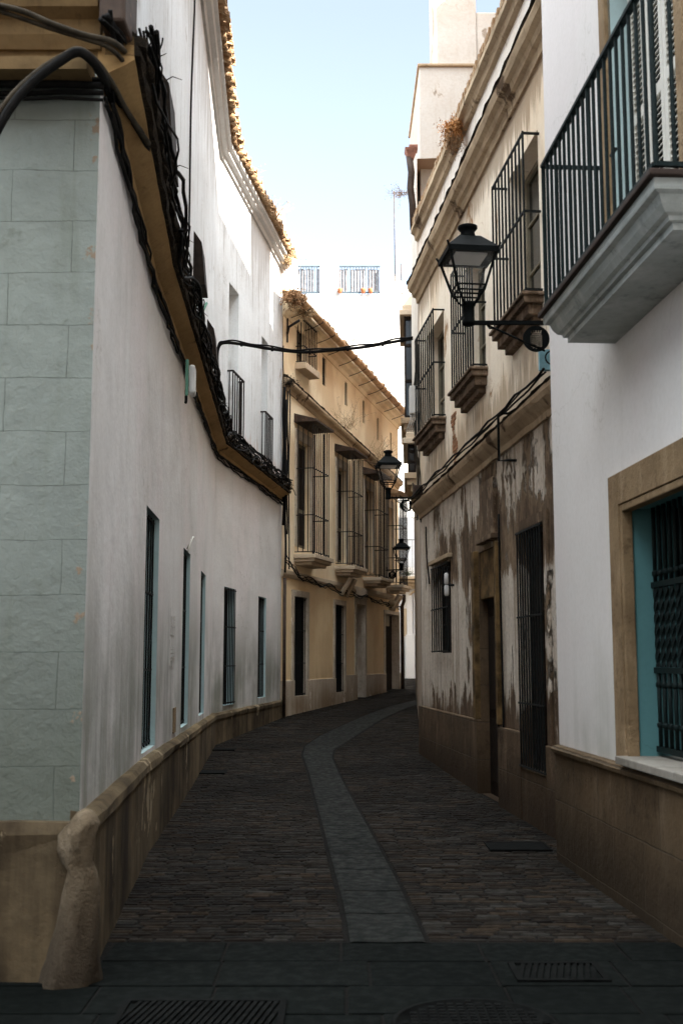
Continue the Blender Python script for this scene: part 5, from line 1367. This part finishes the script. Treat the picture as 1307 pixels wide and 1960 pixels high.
# ------------------------------------------------------------------ house beyond the weathered one (bays)
rh = thing('bay_window_house', 'house beyond the weathered corner with stacked dark enclosed bays', 'house', FR.P(4, -1, .4))
m_ = MB(); m_.face([FR.P(0, 0, 0), FR.P(FR.L, 0, 0), FR.P(FR.L, 0, 9.6), FR.P(0, 0, 9.6)]); m_.face([FR.P(0, 0, 9.6), FR.P(FR.L, 0, 9.6), FR.P(FR.L, -8, 9.6), FR.P(0, -8, 9.6)])
m_.face([FR.P(FR.L, 0, 0), FR.P(FR.L, -8, 0), FR.P(FR.L, -8, 9.6), FR.P(FR.L, 0, 9.6)]); m_.face([FR.P(0, -8, 0), FR.P(FR.L, -8, 0), FR.P(FR.L, -8, 9.6), FR.P(0, -8, 9.6)])
m_.build('wall', M['oldtop'], rh)
m_ = MB(); m_.fbox(FR, 1.2, FR.L, -8, -2.2, 9.6, 14.6); m_.build('shading_storey', M['oldtop'], rh)  # hidden storey added to keep the sun off the yellow house
m_ = MB(); m_.box(5, 9.5, 33.3, 40.4, 0, 12.5); m_.build('shading_wing', M['oldtop'], rh)  # unseen block added to keep direct sun off the street-end house
def bay(Y0, Y1, zt, zb, pr, corb):
    s0 = (Y0 - 17.5) / FR.u.y; s1 = (Y1 - 17.5) / FR.u.y
    b = MB(); b.fbox(FR, s0 + .04, s1 - .04, 0, pr - .04, zb, zt); p = b.build('bay_window', M['pane'], rh)
    f = MB(); n = 5
    for k in range(n + 1):
        s = lerp(s0, s1 - .06, k / n); f.fbox(FR, s, s + .06, pr - .04, pr, zb, zt)
    for z in (zb, lerp(zb, zt, .35), lerp(zb, zt, .7), zt - .08): f.fbox(FR, s0 + .06, s1 - .06, pr - .038, pr - .004, z, z + .07)
    for s in (s0, s1 - .05): f.fbox(FR, s, s + .04, 0, .05, zb, zt)
    for z in (zb, lerp(zb, zt, .35), lerp(zb, zt, .7), zt - .08): f.fbox(FR, s0 + .002, s0 + .035, .052, pr - .042, z, z + .06)
    f.build('frame', M['oldwood'], p)
    c_ = MB(); c_.fbox(FR, s0 - .12, s1 + .12, 0, pr + .10, zt + .001, zt + .12); c_.fbox(FR, s0 - .06, s1 + .06, 0, pr + .04, zt + .121, zt + .22)
    c_.hexa([FR.P(s0 - .06, 0, zt + .221), FR.P(s1 + .06, 0, zt + .221), FR.P(s1 + .06, pr + .04, zt + .221), FR.P(s0 - .06, pr + .04, zt + .221), FR.P(s0 + .1, 0, zt + .5), FR.P(s1 - .1, 0, zt + .5), FR.P(s1 - .1, .1, zt + .5), FR.P(s0 + .1, .1, zt + .5)])
    c_.build('roof_cap', M['slabY'], p, .01)
    c_ = MB()
    for k, (e, h) in enumerate(((.08, .12), (.02, .12), (-.06, .14), (-.14, .16))): c_.fbox(FR, s0 - e, s1 + e, 0, pr + e, zb - .13 * (k + 1), zb - .13 * k - .002)
    c_.build('corbel', M['corn'], p, .01)
zt1 = at(772, 605, 24).z; zb1 = at(785, 800, 24).z
bay(24, 26.3, zt1, zb1, .24, True)
bay(24, 26.3, at(780, 850, 24).z, at(780, 905, 24).z, .18, True)

# ------------------------------------------------------------------ houses closing the street
YF = 45.
fw_ = thing('terrace_house', 'tall sunlit white house closing the street, with roof terrace railings', 'house', (0, YF + 2, .9))
def X_(x, y=540): return at(x, y, YF).x
ztop = at(650, 500, YF).z; zrb = at(650, 563, YF).z
ztop2 = at(735, 512, YF).z
m_ = MB()
xL, xR = -9, X_(822)
x1, x2, x3, x4 = X_(560), X_(612), X_(648), X_(727)
m_.box(xL, x4 + 4.5, YF, YF + 6, 0, zrb); m_.box(x2, x3, YF, YF + .25, zrb + .001, ztop); m_.box(xL, x1 - .5, YF, YF + .25, zrb + .001, ztop)
m_.box(x4, X_(742), YF, YF + .25, zrb + .001, ztop2)
# sloping flank
zl = at(785, 580, YF).z
m_.hexa([(X_(742) + .002, YF, zrb + .001), (X_(800), YF, zrb + .001), (X_(800), YF + .3, zrb + .001), (X_(742) + .002, YF + .3, zrb + .001), (X_(742) + .002, YF, ztop2), (X_(790), YF, zrb + .05), (X_(790), YF + .3, zrb + .05), (X_(742) + .002, YF + .3, ztop2)])
m_.box(x1 - .5, x4, YF + 3.2, YF + 3.5, zrb + .002, zrb + .9)
m_.build('wall', M['far'], fw_)
r = random.Random(8)
for (a, b) in ((x1 - .45, x2), (x3, x4)):
    m_ = MB(); m_.box(a, b, YF + .165, YF + .175, zrb + .10, zrb + .14); x = a + .02
    while x < b - .06:
        wd = r.uniform(.10, .22); m_.box(x, min(x + wd, b - .02), YF + .16, YF + .18, zrb + .12, zrb + 1.12 + r.uniform(-.03, .02)); x += wd + (.012 if r.random() < .7 else .12)
    m_.build('screen', M['cloth'], fw_)
m_ = MB()
for (a, b) in ((x1 - .45, x2), (x3, x4)):
    for k in range(15): x = lerp(a, b, k / 14); m_.tube([(x, YF + .08, zrb + .05), (x, YF + .08, zrb + 1.2)], .024, 4, cap=False)
    for z in (zrb + .10, zrb + 1.2): m_.tube([(a, YF + .08, z), (b, YF + .08, z)], .035, 4)
m_.build('railing', M['rail'], fw_)
for i, (x, lab) in enumerate(((x3 + .05, 'left end of'), (x3 + 1.0, 'middle of'), (x3 + 1.3, 'middle right of'))):
    m_ = MB(); m_.lathe((x, YF - .10, zrb + .01), [(.07, 0), (.10, .16), (.11, .18)], 10)
    tag(m_.build('flower_pot', M['terra'], loc=(x, YF - .1, zrb)), 'terracotta pot at the %s the far terrace railing' % lab, 'flower pot')
# antennas
for i, (x, yt, yb, Y) in enumerate(((754, 366, 520, 44.9), (767, 505, 545, 44.9))):
    m_ = MB(); p1, p0 = at(x, yt, Y), at(x + 2, yb + 20, Y); t = thing('antenna', ('tall thin rusty mast with antenna arms on the far house', 'short thin antenna mast beside the tall one on the far house')[i], 'antenna', p0)
    m_.tube([p0, p1], .022, 5); m_.build('mast', M['pipe'], t)
    if i == 0:
        m_ = MB(); m_.tube([p1 + Vector((-.05, 0, -.05)), p1 + Vector((.75, 0, -.05))], .012, 4)
        for k in range(6): m_.tube([p1 + Vector((.1 * k + .1, -.2, -.05)), p1 + Vector((.1 * k + .1, .2, -.05))], .008, 4); m_.tube([p1 + Vector((.11 * k + .1, 0, -.14)), p1 + Vector((.11 * k + .1, 0, .05))], .008, 4)
        m_.build('aerial', M['pipe'], t)
# white gable beyond the left house
a = at(527, 405, 31); b = at(568, 455, 31)
m_ = MB(); m_.hexa([(-6, 31, 0), (b.x, 31, 0), (b.x, 36, 0), (-6, 36, 0), (-6, 31, a.z + 1), (b.x, 31, b.z - .6), (b.x, 36, b.z - .6), (-6, 36, a.z + 1)])
m_.hexa([(-6, 31.02, 8), (a.x + .25, 31.02, 8), (a.x + .25, 35, 8), (-6, 35, 8), (-6, 31.02, a.z + 1.5), (a.x + .25, 31.02, a.z), (a.x + .25, 35, a.z), (-6, 35, a.z + 1.5)])
tag(m_.build('gable_house', M['far'], loc=(-3, 31, 0)), 'sunlit white gable rising behind the far end of the left house', 'house')
# white street-end house with pilasters and balcony
YE = 41.
eh = thing('pilaster_house', 'pale house at the end of the street with pilasters and small balcony', 'house', (3, YE, .9))
def E(x, y=1150): return at(x, y, YE)
m_ = MB(); ze = at(790, 1120, YE).z
m_.box(1.6, 7, YE, YE + 3, .5, 4.9); m_.build('wall', M['endw'], eh)
m_ = MB()
for xa, xb in ((766, 768.5), (778, 789), (791, 793)):
    A = E(xa).x; B_ = E(xb).x; m_.box(A, B_, YE - .14, YE - .001, gz(YE) - .1, at(790, 1140, YE).z)
m_.box(E(778).x - .05, E(789).x + .05, YE - .20, YE - .142, gz(YE), gz(YE) + 1.55)
m_.build('pilaster', M['endw'], eh, .01)
m_ = MB(); m_.box(E(768.6).x, E(777.5).x, YE - .06, YE - .002, gz(YE) + 1.5, at(770, 1165, YE).z); m_.build('recess_panel', M['slabY'], eh)
m_ = MB(); m_.box(E(769).x, E(778).x - .1, YE - .10, YE - .062, gz(YE) + .3, gz(YE) + 1.3); m_.build('plinth_panel', M['pantal'], eh)
m_ = MB(); zt_ = at(798, 1160, YE).z; m_.box(E(793.5).x, E(803).x + .6, YE - .05, YE - .002, gz(YE) + .35, zt_); p = m_.build('window', M['pane'], eh)
g = MB()
for k in range(6): x = lerp(E(793.5).x, E(803).x + .6, k / 5); g.tube([(x, YE - .09, gz(YE) + .35), (x, YE - .09, zt_)], .012, 4)
for k in range(5): z = lerp(gz(YE) + .35, zt_, k / 4); g.tube([(E(793.5).x, YE - .09, z), (E(803).x + .6, YE - .09, z)], .012, 4)
g.build('grille', M['pantal'], p)
m_ = MB(); zb = at(785, 1105, YE).z
for k, (e, h) in enumerate(((.55, .0), (.45, .12), (.32, .22), (.2, .32))): m_.box(2.0 - e * .3, 7, YE - e, YE - .002, zb - h - .1, zb - h - .002)
p = m_.build('balcony_slab', M['slabY'], eh, .01)
g = MB(); zr = at(790, 1036, YE).z
for k in range(26): x = 2.05 + k * .16; g.tube([(x, YE - .5, zb), (x, YE - .5, zr)], .009, 4, cap=False)
for z in (zb + .08, zr): g.tube([(2.0, YE - .5, z), (6.5, YE - .5, z)], .016, 4)
g.build('railing', M['ironfar'], p)
m_ = MB()
for a_ in range(0, 13):
    th = math.pi * a_ / 12
m_.tube([(E(797).x + .28 * math.cos(math.pi * k / 12), YE - .06, at(797, 1150, YE).z + .35 * math.sin(math.pi * k / 12)) for k in range(13)], .04, 6); m_.build('arch_moulding', M['slabY'], eh)
m_ = MB(); q = at(779, 1092, YE - .4); weed('potted_plant', 'small potted plant on the balcony of the end house', 'plant', (q.x, YE - .3, zb + .05), 26, .3, .6, 'leaf', 5, .006, 3)

# ------------------------------------------------------------------ dry weeds
def gweed(px, Y, n, L, mat, seed, label, spread=.5, leaf=2, th=.005, up=(0, 0, 1), droop=.3, lsz=.02):
    weed('dry_weed', label, 'weed', at(px[0], px[1], Y), n, L, spread, mat, seed, th, leaf, up, droop, lsz)
gweed((872, 235), 13.6, 60, .30, 'rustweed', 1, 'rust coloured dry weed on the parapet of the weathered house', .5, 4, .004, (-.3, 0, -.5), .5, .018)
gweed((868, 262), 13.6, 40, .25, 'brownweed', 2, 'dry stalks hanging just below the rust coloured weed', .4, 2, .004, (-.1, 0, -1), .4, .014)
gweed((562, 572), 23.9, 80, .32, 'brownweed', 3, 'bushy brown weed at the near end of the yellow house gutter', .8, 5, .006, (.3, -.2, .3), .6, .03)
gweed((583, 592), 24.6, 70, .25, 'twig', 4, 'pale straw-like weed hanging over the yellow house gutter', .8, 4, .005, (.4, -.3, -.2), .7, .02)
gweed((545, 500), 23.8, 45, .35, 'twig', 6, 'dry weed on the last roof tiles of the left house', .9, 4, .006, (.3, 0, .6), .5, .02)
gweed((525, 420), 22.5, 40, .45, 'brownweed', 7, 'tuft of upright dry weed on the left roof tiles', .4, 3, .005, (0, 0, 1), .1, .02)
gweed((676, 655), 27.8, 40, .75, 'twig', 8, 'thin leafless weed on the yellow house roof, nearest of three', .6, 1, .004, (0, 0, 1), .0, .012)
gweed((712, 705), 30.0, 34, .6, 'twig', 9, 'thin leafless weed on the yellow house roof, middle of three', .6, 1, .004, (0, 0, 1), .0, .012)
gweed((752, 765), 33.0, 40, .7, 'twig', 10, 'thin leafless weed on the yellow house roof, farthest of three', .6, 1, .004, (0, 0, 1), .0, .012)
gweed((665, 818), 27.6, 44, .8, 'twig', 11, 'dry weed on the cornice of the yellow house behind the second canopy', .5, 2, .005, (.1, 0, 1), .0, .014)
gweed((728, 885), 31.2, 44, .9, 'twig', 12, 'dry weed on the cornice of the yellow house above the middle lamp', .5, 2, .005, (.1, 0, 1), .0, .014)
gweed((552, 735), 24.2, 40, .25, 'darkpl', 13, 'dark weed at the near end of the yellow house cornice', .8, 2, .006, (.2, 0, .6), .3, .014)
gweed((470, 345), 20.2, 30, .4, 'twig', 14, 'thin dry stalks over the bend of the left roof', .6, 1, .003, (.6, 0, .3), .1, .01)
gweed((772, 370), 17.8, 26, .28, 'brownweed', 15, 'small brown weed growing from the rain pipe', .7, 2, .003, (-.8, 0, .1), .0, .012)
gweed((775, 375), 44.8, 26, .9, 'brownweed', 16, 'dry twigs beside the tall antenna', .9, 1, .008, (.4, 0, .4), .0, .02) if False else None
